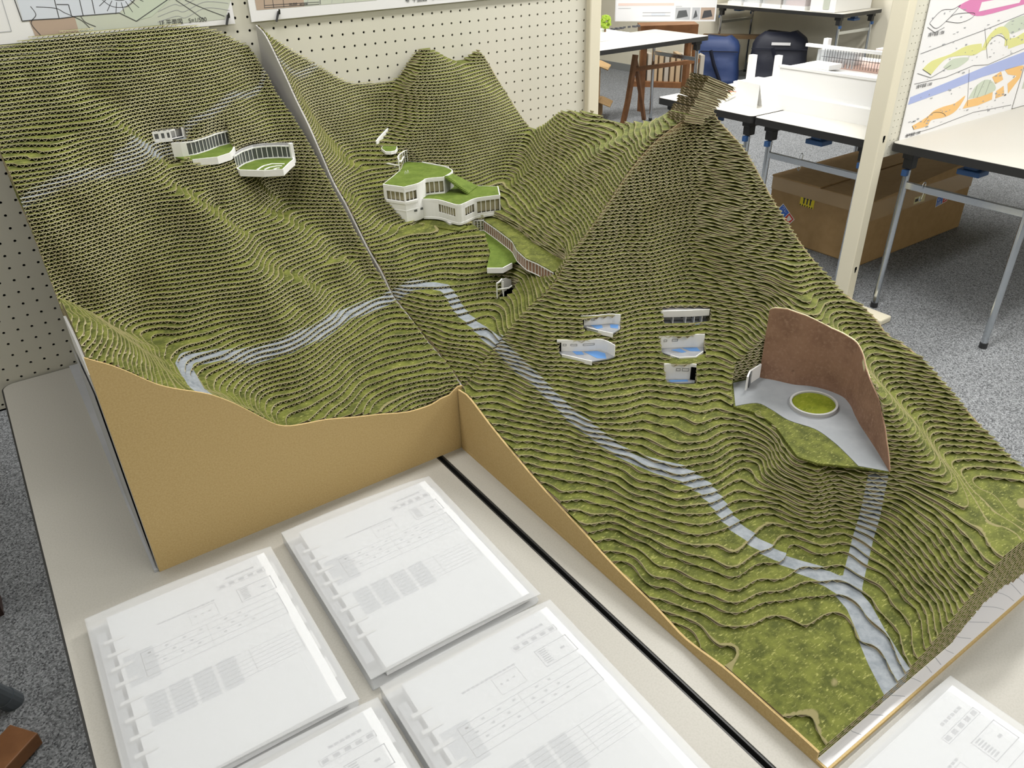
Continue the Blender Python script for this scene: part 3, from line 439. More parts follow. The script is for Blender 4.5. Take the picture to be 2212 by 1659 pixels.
for k in range(16):
    x=-5+k*1.25; pts_=[(x+.5*math.sin(k+t*1.3)+t*.25,-56.6-t*.7) for t in np.linspace(0,4,10)]
    cl.ribbon(pts_,TZ+.211,TZ+.214,.035)
cl.build('contour_line',m_ink2,blkC)
# drooping loose sheets at the top corner of the front block
def sheet(mb,L0,R0,back,th=.17):
    e1=[(R0[i]-L0[i]) for i in range(3)]; n=4
    for q in range(n*2):      # flutes run along the sheet, zigzag across it
        a=q/(n*2); b=(q+1)/(n*2); za=th*(q%2); zb_=th*((q+1)%2)
        P=lambda t,s_,z:(L0[0]+e1[0]*t+back[0]*s_,L0[1]+e1[1]*t+back[1]*s_+.05*math.sin(7*t+L0[2]*5),L0[2]+e1[2]*t+back[2]*s_+z)
        for t0,t1 in ((0,.25),(.25,.5),(.5,.75),(.75,1)):
            mb.mi=1; mb.quad(P(t0,a,za),P(t1,a,za),P(t1,b,zb_),P(t0,b,zb_))
            mb.mi=0; mb.quad(P(t0,a,th),P(t1,a,th),P(t1,b,th),P(t0,b,th))
            if q==0:
                mb.mi=2; mb.quad(P(t0,0,th),P(t1,0,th),P(t1,0,th-.035),P(t0,0,th-.035)); mb.quad(P(t0,0,0),P(t1,0,0),P(t1,0,.03),P(t0,0,.03))
mb=MB()
for i in range(17):
    t=i/16; L0=(14.0-2.0*t+.1*math.sin(i*2.1),-30.3,-2.45-2.6*t); Rr=(15.3-2.6*t+.12*math.sin(i*1.7),-31.7+.35*t,-3.2-1.95*t)
    sheet(mb,L0,Rr,(-.3,1.5,.12))
mb.build('drooping_sheets',[m_turf3,m_corr,m_cut],blkC)
# ------------------------------------------------------------------ miniature buildings
def glazing(name,root,line,z0,z1,n,th=.05,rail=.09,start=0.0,matg=m_glass,matf=m_whitem,base=True):
    """curtain wall: white frame with n bays along a polyline, glass behind"""
    L=[0]; 
    for a,b in zip(line[:-1],line[1:]): L.append(L[-1]+math.hypot(b[0]-a[0],b[1]-a[1]))
    def at(s):
        for i in range(len(line)-1):
            if s<=L[i+1]+1e-9: t=(s-L[i])/(L[i+1]-L[i]); return (line[i][0]+(line[i+1][0]-line[i][0])*t,line[i][1]+(line[i+1][1]-line[i][1])*t)
        return line[-1]
    fr=MB(); s0=start*L[-1]; sub=[at(s0+(L[-1]-s0)*k/24) for k in range(25)]
    fr.ribbon(sub,z1-rail,z1,th*1.6)
    if base: fr.ribbon(sub,z0,z0+rail*.7,th*1.6)
    for k in range(n+1):
        p=at(s0+(L[-1]-s0)*k/n); fr.box(p[0]-th/2,p[0]+th/2,p[1]-th/2,p[1]+th/2,z0,z1)
    fr.build('window_frame',matf,root)
    g=MB().ribbon([(x+.03,y+.06) for x,y in sub],z0,z1,.02); return g.build('glazing',matg,root)
# upper left building, terrace with lawn
b=empty('miniature_building',(-15,-10.5,-6.45),'white curved model building with slanted window wall, left of its round-terraced neighbour','model building','miniature buildings on the left hill')
glazing('g',b,W1,-6.45,-5.5,12,start=.2); MB().ribbon(W1[:2]+[(-16.2,-10.52)],-6.6,-5.48,.1).build('wall',m_whitem,b)
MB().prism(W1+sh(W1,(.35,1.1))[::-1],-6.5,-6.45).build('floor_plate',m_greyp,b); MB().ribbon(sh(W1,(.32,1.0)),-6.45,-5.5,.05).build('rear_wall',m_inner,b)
MB().prism(W1+T1,-6.52,-6.44).build('lawn',m_turf2,b); MB().ribbon([(-12.95,-10.4),(-13.3,-11.2),(-13.74,-11.95),(-14.79,-12.49),(-16.35,-12.05)],-6.85,-6.36,.08).build('parapet',m_whitem,b)
s_=MB(); 
for k in range(5): s_.ribbon([(-15.6+.45*k+.02*j,-9.7+.18*k+.05*j) for j in range(4)],-6.44,-6.30+.04*k,.3)
s_.build('seating_steps',m_greyp,b)
b=empty('miniature_building',(-11.4,-11.5,-7.6),'white curved model building with round green terrace jutting out of the left hill','model building','miniature buildings on the left hill')
glazing('g',b,W2,-7.6,-6.67,14,start=0); MB().prism(W2+sh(W2,(.35,1.1))[::-1],-7.65,-7.6).build('floor_plate',m_greyp,b)
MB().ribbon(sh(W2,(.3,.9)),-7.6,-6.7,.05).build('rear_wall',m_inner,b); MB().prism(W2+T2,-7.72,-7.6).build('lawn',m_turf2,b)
TT=[(-9.17,-11.6)]+T2+[(-13.45,-11.9)]; MB().ribbon(TT,-7.95,-7.5,.09).build('parapet',m_whitem,b); MB().prism(W2+T2,-7.98,-7.73).build('underside',m_whitem,b)
MB().box(-9.3,-9.05,-11.75,-11.4,-7.9,-6.5).build('end_pier',m_whitem,b)
for A_ in ([(-12.39,-13.04),(-11.95,-12.55),(-11.63,-12.28),(-11.02,-12.14),(-10.29,-12.76)],[(-11.95,-13.3),(-11.46,-12.96),(-10.96,-12.95),(-10.62,-13.17)],[(-11.43,-13.68),(-11.15,-13.55),(-10.96,-13.62)]):
    MB().ribbon(A_,-7.6,-7.55,.11).build('curved_bench',m_whitem,b)
b=empty('miniature_building',(-17,-9.6,-5.3),'smallest white box-like model building with two square windows, uppermost on the left hill','model building','miniature buildings on the left hill')
mbx=MB(); P0,P1,P2=W0[0],W0[1],W0[2]
mid=(-16.92,-9.8)
mbx.ribbon([P0,mid],-5.45,-5.2,.08); mbx.ribbon([P0,mid],-4.85,-4.7,.08)
for t in (0,.33,.4,.68,.75,1): q=(P0[0]+(mid[0]-P0[0])*t,P0[1]+(mid[1]-P0[1])*t); mbx.box(q[0]-.05,q[0]+.05,q[1]-.04,q[1]+.04,-5.45,-4.7)
mbx.build('wall',m_whitem,b); MB().ribbon([P0,mid],-5.3,-4.8,.02).build('window',m_glass,b)
MB().ribbon([mid,P2],-5.32,-5.26,.06).ribbon([mid,(mid[0]+.35,mid[1]+.1)],-4.78,-4.7,.06).box(-16.58,-16.53,-9.73,-9.68,-5.3,-4.7).ribbon([P2,(-15.7,-9.3)],-5.4,-4.7,.1).build('window_frame',m_whitem,b)
MB().prism(W0+sh(W0,(.2,.9))[::-1],-5.36,-5.3).build('floor_plate',m_glass,b); MB().ribbon(sh(W0,(.15,.6)),-5.3,-4.72,.05).build('rear_wall',m_inner,b)
# central building
b=empty('miniature_building',(1.5,-14,-13.2),'largest white model building, two green roofs and window bands, in the middle valley','model building')
def facade(root,line,zb,zt,zw0,zw1,n,t0=.06,t1=.94,windows=True):
    """white band wall with a window strip of n panes between zw0 and zw1"""
    f_=MB(); f_.ribbon(line,zb,zw0,.07); f_.ribbon(line,zw1,zt,.07)
    L=[0]
    for a,c in zip(line[:-1],line[1:]): L.append(L[-1]+math.hypot(c[0]-a[0],c[1]-a[1]))
    def at(s):
        for i in range(len(line)-1):
            if s<=L[i+1]+1e-9: t=(s-L[i])/(L[i+1]-L[i]); return (line[i][0]+(line[i+1][0]-line[i][0])*t,line[i][1]+(line[i+1][1]-line[i][1])*t)
        return line[-1]
    A_=[at(L[-1]*t0*k/3) for k in range(4)]; B_=[at(L[-1]*(t1+(1-t1)*k/3)) for k in range(4)]
    f_.ribbon(A_,zw0,zw1,.07); f_.ribbon(B_,zw0,zw1,.07); f_.build('wall',m_whitem,root)
    m_=MB()
    for k in range(n+1): p=at(L[-1]*(t0+(t1-t0)*k/n)); m_.box(p[0]-.025,p[0]+.025,p[1]-.025,p[1]+.025,zw0,zw1)
    m_.build('mullions',m_whitem,root)
    MB().ribbon([(x+.05,y+.25) for x,y in [at(L[-1]*k/8) for k in range(9)]],zw0,zw1,.02).build('window_band',m_beige,root)
facade(b,UR[0:2],-13.3,-10.5,-11.55,-10.85,4,.12,.98)
facade(b,URc[0:6],-13.3,-10.5,-11.55,-10.85,3,.08,.95)
MB().ribbon(URc[5:14],-13.3,-10.5,.07).build('wall',m_whitem,b)
facade(b,URc[13:],-11.75,-10.5,-11.6,-10.7,4,.04,.98)
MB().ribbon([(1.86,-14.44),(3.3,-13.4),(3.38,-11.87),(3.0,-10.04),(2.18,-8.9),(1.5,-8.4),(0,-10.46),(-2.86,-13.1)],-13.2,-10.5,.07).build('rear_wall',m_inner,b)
MB().prism(URs,-10.55,-10.42).build('roof_slab',m_whitem,b); MB().prism([(.8+(x-.8)*.985,-11.8+(y+11.8)*.985) for x,y in URs],-10.42,-10.38).build('green_roof',m_turf2,b)
MB().ribbon(URs,-10.60,-10.39,.09,closed=True).build('fascia',m_whitem,b)
MB().ribbon([UR[0]]+URc[:6],-11.78,-11.6,.14).build('cornice',m_whitem,b); MB().ribbon([UR[0]]+URc[:6],-12.35,-12.28,.10).build('cornice',m_whitem,b)
facade(b,LRc[5:11],-13.3,-11.85,-12.75,-12.1,7,.0,.93)
MB().ribbon(LRc[0:6],-13.3,-11.85,.07).build('wall',m_whitem,b)
MB().ribbon(LRc[10:16],-13.3,-11.85,.07).build('wall',m_whitem,b)
facade(b,LRc[15:26],-13.3,-11.85,-12.8,-12.15,4,.1,.9)
facade(b,LRc[25:36],-13.3,-11.85,-13.0,-12.05,5,.04,.98)
MB().ribbon([LR[7],LR[8],LR[9],LR[10],LR[11]],-13.2,-11.85,.07).build('rear_wall',m_inner,b)
MB().prism(LRs,-11.9,-11.78).build('roof_slab',m_whitem,b); MB().prism([(2.7+(x-2.7)*.985,-15.4+(y+15.4)*.985) for x,y in LRs],-11.78,-11.73).build('green_roof',m_turf2,b)
MB().ribbon(LRs,-11.95,-11.74,.09,closed=True).build('fascia',m_whitem,b); MB().prism(LRs,-13.3,-13.2).build('floor_plate',m_inner,b)
MB().ribbon(LRc,-13.38,-13.2,.12).build('sill_band',m_whitem,b)
for (x,y) in ((-.5,-14.62),(-1.1,-14.75)): MB().box(x-.14,x+.14,y-.06,y+.02,-12.55,-12.38).build('small_window',m_glass,b)
MB().box(-2.25,-1.98,-14.35,-14.0,-12.85,-12.68).build('small_window',m_glass,b)
rp=[(1.9,-14.45,-10.4),(2.95,-13.6,-10.4),(4.95,-14.6,-11.68),(3.05,-15.95,-11.68)]
MB().prism([p[:2] for p in rp],[p[2]-.07 for p in rp],[p[2] for p in rp]).build('sloping_green_roof',m_turf2,b)
st=MB()
for k in range(16):
    t=k/15; x=1.95+1.1*t; y=-14.5-1.45*t; z=-10.37-1.28*t; st.box(x-.02,x+.22,y-.02,y+.05,z-.02,z+.03)
st.build('steps',m_turf2,b)
MB().ribbon([(2.6,-9.6),(3.4,-12.0),(3.5,-12.5)],-11.0,-10.3,.07).build('roof_parapet',m_whitem,b)
MB().prism([(.7,-16.9),(2.6,-17.0),(3.0,-15),(1.0,-14.6)],-14.6,-13.35).build('pier',m_inner,b)
MB().prism([(-2.0,-15.3),(0.1,-13.9),(1.3,-16.0),(1.7,-17.95),(.6,-18.4),(-.4,-16.5)],-13.62,-13.5).build('ground_patch',m_turf3,b)
pp=MB()
for (x,y) in ((-.15,-11.75),(.1,-11.68)): pp.tube([(x-.06,y,-10.4),(x-.05,y,-10.22),(x,y,-10.12),(x+.06,y,-10.2),(x+.07,y,-10.4)],.018,5)
pp.build('skylight_hoops',m_whitem,b)
# small upper pieces behind the central building
b=empty('miniature_building',(1.2,-7.5,-10.4),'small white model pavilion with round green roof and curved railing, behind the largest building','model building')
MB().ribbon([(.75,-4.9),(1.25,-4.53),(1.9,-4.1),(2.54,-3.69)],-10.1,[-9.25,-9.05,-8.85,-8.65],.12).build('wall',m_whitem,b)
MB().prism([(.6,-6.06),(1.2,-5.1),(1.93,-4.67),(2.3,-5.3),(2.07,-6.08),(1.7,-6.9),(1.16,-7.57),(.7,-7.65),(.36,-7.3)],-9.85,-9.62).build('roof_slab',m_whitem,b)
MB().prism([(.65,-6.06),(1.2,-5.2),(1.9,-4.8),(2.2,-5.3),(2.0,-6.08),(1.65,-6.85),(1.16,-7.47),(.75,-7.5),(.45,-7.2)],-9.62,-9.6).build('green_roof',m_turf2,b)
MB().prism([(.3,-7.4),(1.25,-8.3),(2.2,-7.0),(1.52,-5.9)],-10.45,-10.36).build('deck',m_whitem,b)
MB().tube([(1.3,-6.6,-10.4),(1.3,-6.6,-9.8)],.18,10).build('post',m_inner,b)
fr=MB(); ln=[(.58,-9.16),(.95,-8.3),(1.5,-7.6),(2.35,-6.9),(3.1,-6.72)]; fr.ribbon(ln,-9.98,-9.92,.07); fr.ribbon(ln,-11.0,-10.93,.07)
for k in range(12):
    s=k/11*4; i=min(int(s),3); t=s-i; x=ln[i][0]+(ln[i+1][0]-ln[i][0])*t; y=ln[i][1]+(ln[i+1][1]-ln[i][1])*t; fr.box(x-.025,x+.025,y-.025,y+.025,-11.0,-9.92)
for x,y in ((.3,-8.0),(.45,-8.6),(.58,-9.16),(0,-7.6)): fr.box(x-.03,x+.03,y-.03,y+.03,-11.1,-10.4)
fr.ribbon([(-.3,-7.3),(.1,-8.0),(.58,-9.16)],-10.45,-10.37,.08); fr.build('railing_frame',m_whitem,b)
b.location=Vector(b.location)+Vector((-.75*S,-1.6*S,.52*S))
# glazed corridor under the green bench
b=empty('miniature_building',(3,-23,-14.5),'long S-curved model building with white window frames under a green roof','model building')
glazing('g',b,GL,-14.5,-13.62,34,th=.045,rail=.07,matg=m_brown); MB().prism(BEN,-13.62,-13.55).build('green_roof',m_turf3,b)
MB().prism(TER,-14.58,-14.48).build('lawn',m_turf2,b); MB().ribbon([(1.4,-24.5),(.35,-24.85),(-.56,-24.15)],-14.85,-14.45,.08).build('parapet',m_whitem,b)
glazing('g',b,[(2.95,-16.95),(3.61,-17.37)],-14.5,-13.55,3,th=.06)
MB().ribbon([(2.2,-16.3),(2.95,-16.95)],-14.5,-13.45,.07).build('wall',m_inner,b)
b=empty('miniature_gateway',(.1,-25.3,-16.3),'tiny white angular model gateway below the lower lawn terrace','model building')
fr=MB()
for x,y in ((-.64,-25.49),(.1,-25.05),(-.1,-25.5)): fr.box(x-.035,x+.035,y-.035,y+.035,-16.35,-15.15)
fr.ribbon([(-.64,-25.49),(-.3,-25.35),(.1,-25.05)],-15.25,-15.15,.07); fr.ribbon([(-.64,-25.49),(.2,-25.8),(.6,-25.6)],-15.7,-15.62,.06); fr.build('frame',m_whitem,b)
MB().ribbon([(.1,-25.05),(.6,-24.9),(1.1,-24.75)],[-16.3,-16.2,-16.0],[-15.2,-15.3,-15.6],.06).build('side_wall',m_inner,b)
# pool rooms of the front block
def niche(lbl,Wl,Wf,z0,z1,pools,wins,door=None,front=None):
    b=empty('miniature_pool_room',(sum(p[0] for p in Wl)/len(Wl),sum(p[1] for p in Wl)/len(Wl),z0),lbl,'model building','recessed pool rooms in the front hill')
    MB().prism(Wl+Wf,z0-.08,z0).build('floor_plate',m_greyf,b); MB().ribbon(Wl,z0,z1+.1,.06).build('curved_wall',m_whitem,b)
    for P_ in pools: MB().prism(P_,z0,z0+.012).build('pool',m_pool,b)
    L=[0]
    for a,c in zip(Wl[:-1],Wl[1:]): L.append(L[-1]+math.hypot(c[0]-a[0],c[1]-a[1]))
    def at(s):
        s*=L[-1]
        for i in range(len(Wl)-1):
            if s<=L[i+1]+1e-9: t=(s-L[i])/(L[i+1]-L[i]); return (Wl[i][0]+(Wl[i+1][0]-Wl[i][0])*t,Wl[i][1]+(Wl[i+1][1]-Wl[i][1])*t)
        return Wl[-1]
    H=z1-z0; o=(-.04,-.045)
    for a,c in wins:
        pa,pc=at(a),at(c); pa=(pa[0]+o[0],pa[1]+o[1]); pc=(pc[0]+o[0],pc[1]+o[1]); f_=MB()
        f_.ribbon([pa,pc],z0+H*.58,z0+H*.60,.01); f_.ribbon([pa,pc],z0+H*.74,z0+H*.76,.01)
        for q in (pa,pc): f_.box(q[0]-.008,q[0]+.008,q[1]-.008,q[1]+.008,z0+H*.58,z0+H*.76)
        f_.build('window_outline',m_line,b)
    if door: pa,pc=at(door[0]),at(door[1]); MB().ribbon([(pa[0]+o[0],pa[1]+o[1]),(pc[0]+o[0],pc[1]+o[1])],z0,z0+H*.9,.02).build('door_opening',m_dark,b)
    if front: MB().ribbon(front,z0-.25,z0+.05,.05).build('parapet',m_whitem,b)
    return b
niche('white recessed model room with pools, highest of the left pair in the front hill',n1,n1f,-16.05,-15.45,[[(1.5,-33.4),(2.1,-33.85),(1.9,-34.2),(1.5,-34.1)],[(2.6,-34.1),(3.0,-34.5),(2.6,-34.9),(2.3,-34.5)]],[(.12,.19),(.27,.34)],(0,.08),[(1.1,-33.5),(1.4,-34.35),(1.85,-35.25)])
niche('white recessed model room with blue pools and three drawn windows, left pair in the front hill',n2,n2f,-17.25,-16.52,[[(-.33,-33.8),(.15,-34.2),(.0,-34.62),(-.4,-34.32)],[(.24,-34.3),(.98,-34.75),(1.2,-35.3),(.8,-35.9),(.35,-35.5)]],[(.1,.15),(.22,.32),(.42,.60)],(0,.07),[(-1.15,-33.75),(-.6,-34.85),(-.2,-35.65)])
b=niche('white open model room with thick roof beam and pillars, topmost of the right column in the hill',n3,n3f,-16.65,-15.75,[[(6.3,-35.5),(6.9,-35.9),(6.7,-36.0),(6.2,-35.7)],[(7.2,-36.0),(8.5,-36.8),(8.3,-37.0),(7.1,-36.3)]],[])
MB().ribbon(F3,-16.08,-15.62,.08).ribbon([F3[0],(F3[0][0]+.15,F3[0][1]+.7)],-16.08,-15.62,.08).build('roof_beam',m_whitem,b)
MB().prism(F3+n3[::-1],-15.75,-15.7).build('roof_slab',m_inner,b)
for (x,y) in ((6.75,-35.8),(7.45,-36.3),(7.95,-36.6),(8.4,-36.87)): MB().ribbon([(x,y),(x+.22,y+.4)],-16.65,-16.05,.05).build('pillar',m_whitem,b)
for (x,y) in ((7.6,-35.72),(8.2,-36.1)): MB().box(x-.1,x+.1,y-.12,y-.06,-16.4,-16.1).build('window',m_glass,b)
niche('white recessed model room with pale pools, middle of the right column in the front hill',n4,n4f,-17.55,-16.7,[[(5.3,-37.2),(5.9,-37.4),(5.9,-38.0),(5.6,-37.9)],[(6.1,-37.45),(6.9,-38.0),(6.7,-38.5),(6.2,-38.1)]],[(.12,.18),(.30,.42)],None,[(4.75,-37.7),(4.95,-38.3),(5.9,-38.85),(6.8,-38.65)])
niche('white recessed model wall with dark corner opening, lowest of the right column in the front hill',n5,n5f,-18.75,-17.7,[[(3.9,-38.5),(4.9,-39.2),(4.8,-39.4),(3.85,-38.75)]],[(.40,.52),(.58,.78)],(.84,1.0))
# sunken plaza
b=empty('miniature_plaza',(7.5,-46,-18.8),'sunken grey model plaza with round planter and tall curved brown rock wall','model plaza')
MB().prism(WL+GF,-18.95,-18.82).build('lawn',m_turf2 if False else turf('plaza_turf',attr=False),b)
PV_=[(7.0,-41.2),(8.9,-41.7)]+curve(WL[1:12],4)+curve([(7.6,-51.1),(6.52,-52.48)],1)+curve([(5.63,-51.2),(6.1,-50.1),(6.5,-49.0),(6.75,-47.6),(6.3,-46.1),(6.42,-44.7),(6.3,-43.7),(5.0,-43.15)],4)
MB().prism(PV_,-18.82,-18.79).build('paving',mat('grey_plaza_paper',(.25,.268,.285),.7,var=[(18,(.30,.315,.335),.4,.65),(50,(.26,.28,.30),.66,.78)]),b)
WLc=curve(WL,4); WTc=[WT[min(k//4,len(WT)-1)]+(WT[min(k//4+1,len(WT)-1)]-WT[min(k//4,len(WT)-1)])*(k%4)/4 for k in range(len(WLc))]
wv=MB(); wv.ribbon(WLc,[-18.82]*len(WLc),WTc,.06); wv.build('rock_wall',m_brown,b)
wv=MB(); WLo=sh(WLc,(.10,.08)); wv.ribbon(WLo,[z-.3 for z in WTc],WTc,.10); wv.build('corrugated_wall_edge',m_cut,b)
ov=[(8.78+1.4*math.cos(a),-45.95+1.3*math.sin(a)) for a in [2*math.pi*k/40 for k in range(40)]]
pl=MB().ribbon(ov,-18.79,-18.56,.13,closed=True).build('planter_rim',mat('grey_card_rim',(.46,.46,.46),.7),b)
MB().prism([(8.72+(x-8.72)*.95,-45.95+(y+45.95)*.95) for x,y in ov],-18.78,-18.66).build('planter_lawn',turf('planter_turf',((.13,.16,.012),(.20,.23,.02),(.30,.31,.06)),attr=False),b)
b=empty('miniature_building',(6,-42.2,-18.8),'white model annex partly hidden by the hill, left end of the brown rock wall','model building')
MB().ribbon([(6.9,-42.3),(7.6,-41.9),(8.95,-41.7)],-18.8,-17.8,.1).build('wall',m_whitem,b); MB().ribbon([(7.3,-42.2),(7.7,-41.98)],-18.8,-17.8,.06).build('doorway',m_glass,b)

# ------------------------------------------------------------------ folding tables
def folding_table(lbl,x0,x1,y0,y1,top=None,axis='x',group='folding tables',legs=(1,1),latch=True):
    t=empty('folding_table',((x0+x1)/2,(y0+y1)/2,-ZF),lbl,'table',group); r=1.0
    def rr(x0,x1,y0,y1,r,n=6):
        P=[]
        for cx,cy,a in ((x1-r,y1-r,0),(x0+r,y1-r,90),(x0+r,y0+r,180),(x1-r,y0+r,270)):
            for k in range(n+1): q=math.radians(a+90*k/n); P.append((cx+r*math.cos(q),cy+r*math.sin(q)))
        return P
    MB().prism(rr(x0+.1,x1-.1,y0+.1,y1-.1,.9),TZ-1.1,TZ).build('tabletop',top or m_lam,t)
    MB().ribbon(rr(x0+.1,x1-.1,y0+.1,y1-.1,.9),TZ-1.25,TZ-.04,.24,closed=True).build('edge_band',m_rub,t)
    ends=[]
    if axis=='x':
        if legs[0]: ends.append((x0,1))
        if legs[1]: ends.append((x1,-1))
    else:
        if legs[0]: ends.append((y0,1))
        if legs[1]: ends.append((y1,-1))
    for e,d in ends:
        T_=(lambda u_,v_,z:(e+d*u_,y0+v_,z)) if axis=='x' else (lambda u_,v_,z:(x0+v_,e+d*u_,z)); wd=(y1-y0) if axis=='x' else (x1-x0)
        for v in (2.4,wd-2.4):
            bl=MB(); 
            bl.box(-1.1,1.5,-.9,.9,-1.3,0,lambda p,v=v:T_(2.6+p[0],v+p[1],TZ-1.1+p[2])); bl.box(-.8,.9,-.75,.75,-2.9,-1.2,lambda p,v=v:T_(2.6+p[0],v+p[1],TZ-1.1+p[2]))
            bl.build('bracket',m_blk,t,bevel=.15)
            MB().box(-.7,.5,-.45,.45,-4.0,-3.0,lambda p,v=v:T_(2.1+p[0],v+p[1],TZ-1.1+p[2])).build('blue_joint',m_blue,t,bevel=.12)
            lg=MB().tube([T_(2.4,v,TZ-4.2),T_(1.9,v,-ZF+.7)],.52,14).build('leg',m_chrome,t,smooth=False)
            MB().tube([T_(1.9,v,-ZF+.9),T_(1.9,v,-ZF)],.60,14).build('foot_cap',m_blk,lg)
        MB().box(-.3,.3,2.6,wd-2.6,-.55,.55,lambda p:T_(2.4+p[0],p[1],TZ-6.6+p[2])).build('cross_bar',m_chrome,t,bevel=.1)
        if latch:
            MB().box(-1.3,1.6,wd/2-1.7,wd/2+1.7,-3.1,-2.3,lambda p:T_(3.2+p[0],p[1],TZ+p[2])).box(-.9,.9,wd/2-1.0,wd/2+1.0,-2.3,-1.1,lambda p:T_(3.2+p[0],p[1],TZ+p[2])).build('latch',m_blue,t,bevel=.12)
    return t
folding_table('grey-beige folding table at left carrying three white binders and the left hill block',-32.6,-8.95,-72,-.15,axis='y',latch=False)
folding_table('grey-beige folding table under the front hill block, right of the black gap',-8.65,15.3,-72,-.15,axis='y',latch=False)
folding_table('folding table at the right edge with the leaning floor-plan poster on it',90,162,-24.4,-.7)
folding_table('pale folding table behind the post, with the big white box model on it',88.4,160,1.4,25.1,m_lamw)
folding_table('pale folding table with red-edged book, next one beyond the box-model table',88.4,160,25.4,49.6,m_lamw)
folding_table('folding table left in the background under a white terrain model',93,165,106.5,130,m_lamw)
folding_table('farthest folding table against the back wall with plastic crates',238,262,112,172,m_lamw,axis='y')
# ------------------------------------------------------------------ pegboards
def pegboard(name,lbl,x0,x1,z0,z1,i0,i1,j0,j1,y=0,post=(),foot=()):
    root=empty(name,((x0+x1)/2,y,-ZF),lbl,'pegboard','pegboard partitions')
    v=[];f=[];h=.11;n=8; th=.18
    def ring(cx,cz,yy): return [(cx+h*math.cos(2*math.pi*(k+.5)/n),yy,cz+h*math.sin(2*math.pi*(k+.5)/n)) for k in range(n)]
    for i in range(i0,i1+1):
        for j in range(j0,j1+1):
            cx,cz=i,-j; b0=len(v); v+=ring(cx,cz,y); v+=ring(cx,cz,y+th)
            q=.5; c=[(cx+q,y,cz),(cx+q,y,cz+q),(cx,y,cz+q),(cx-q,y,cz+q),(cx-q,y,cz),(cx-q,y,cz-q),(cx,y,cz-q),(cx+q,y,cz-q)]
            # outer square points aligned with the ring (ring k sits between c[k] and c[k+1])
            v+=c; o=b0+16
            for k in range(n):
                k2=(k+1)%n; f.append((b0+k,o+k2,b0+k2)); f.append((b0+k,o+k,o+k2)) if True else None
                f.append((b0+k,b0+k2,b0+n+k2,b0+n+k))
    me=bpy.data.meshes.new('perforated_sheet'); o0=ORG[root]
    me.from_pydata([tuple(W(p)[t]-o0[t] for t in range(3)) for p in v],[],f); me.update(); link('perforated_sheet',me,m_peg,root)
    m_=MB(); xa,xb,za,zb=i0-.5,i1+.5,-j1-.5,-j0+.5
    m_.box(x0,xa,y,y+.3,z0,z1).box(xb,x1,y,y+.3,z0,z1).box(xa,xb,y,y+.3,z0,za).box(xa,xb,y,y+.3,zb,z1); m_.build('sheet_margin',m_peg,root)
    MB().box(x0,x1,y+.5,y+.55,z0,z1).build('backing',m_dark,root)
    for (a,c,ya,yb) in post: MB().box(a,c,ya,yb,-ZF+1.2,z1+1).build('post',m_post,root,bevel=.15)
    for (a,c,ya,yb) in foot: MB().box(a,c,ya,yb,-ZF,-ZF+1.1).build('foot',m_post,root,bevel=.25)
    return root
pegboard('pegboard_panel','cream pegboard with rows of small black holes behind the hill models',-52,28.3,-26.35,14,-51,28,-13,26,post=[(28.3,29.85,-.6,1.0),(-53.5,-52,-.6,1)],foot=[(28.1,30,-10,10),(-53.6,-51.8,-10,10)])
pegboard('pegboard_panel','cream pegboard seen edge-on behind the leaning floor-plan poster, with slotted post',88.2,170,-26.5,14,89,169,-13,26,y=-.5,post=[(85.9,88.0,-1.2,1.4)],foot=[(85.9,88.9,-8.2,8)])
for z in (-23.2,-44.7): 
    o=MB().box(86.8,87.1,-1.24,-1.2,z-.5,z+.5).box(86.7,87.2,-1.25,-1.2,z-.1,z+.45).build('keyhole_slot',m_dark,[q for q in bpy.data.objects if q.name.startswith('pegboard_panel')][-1])
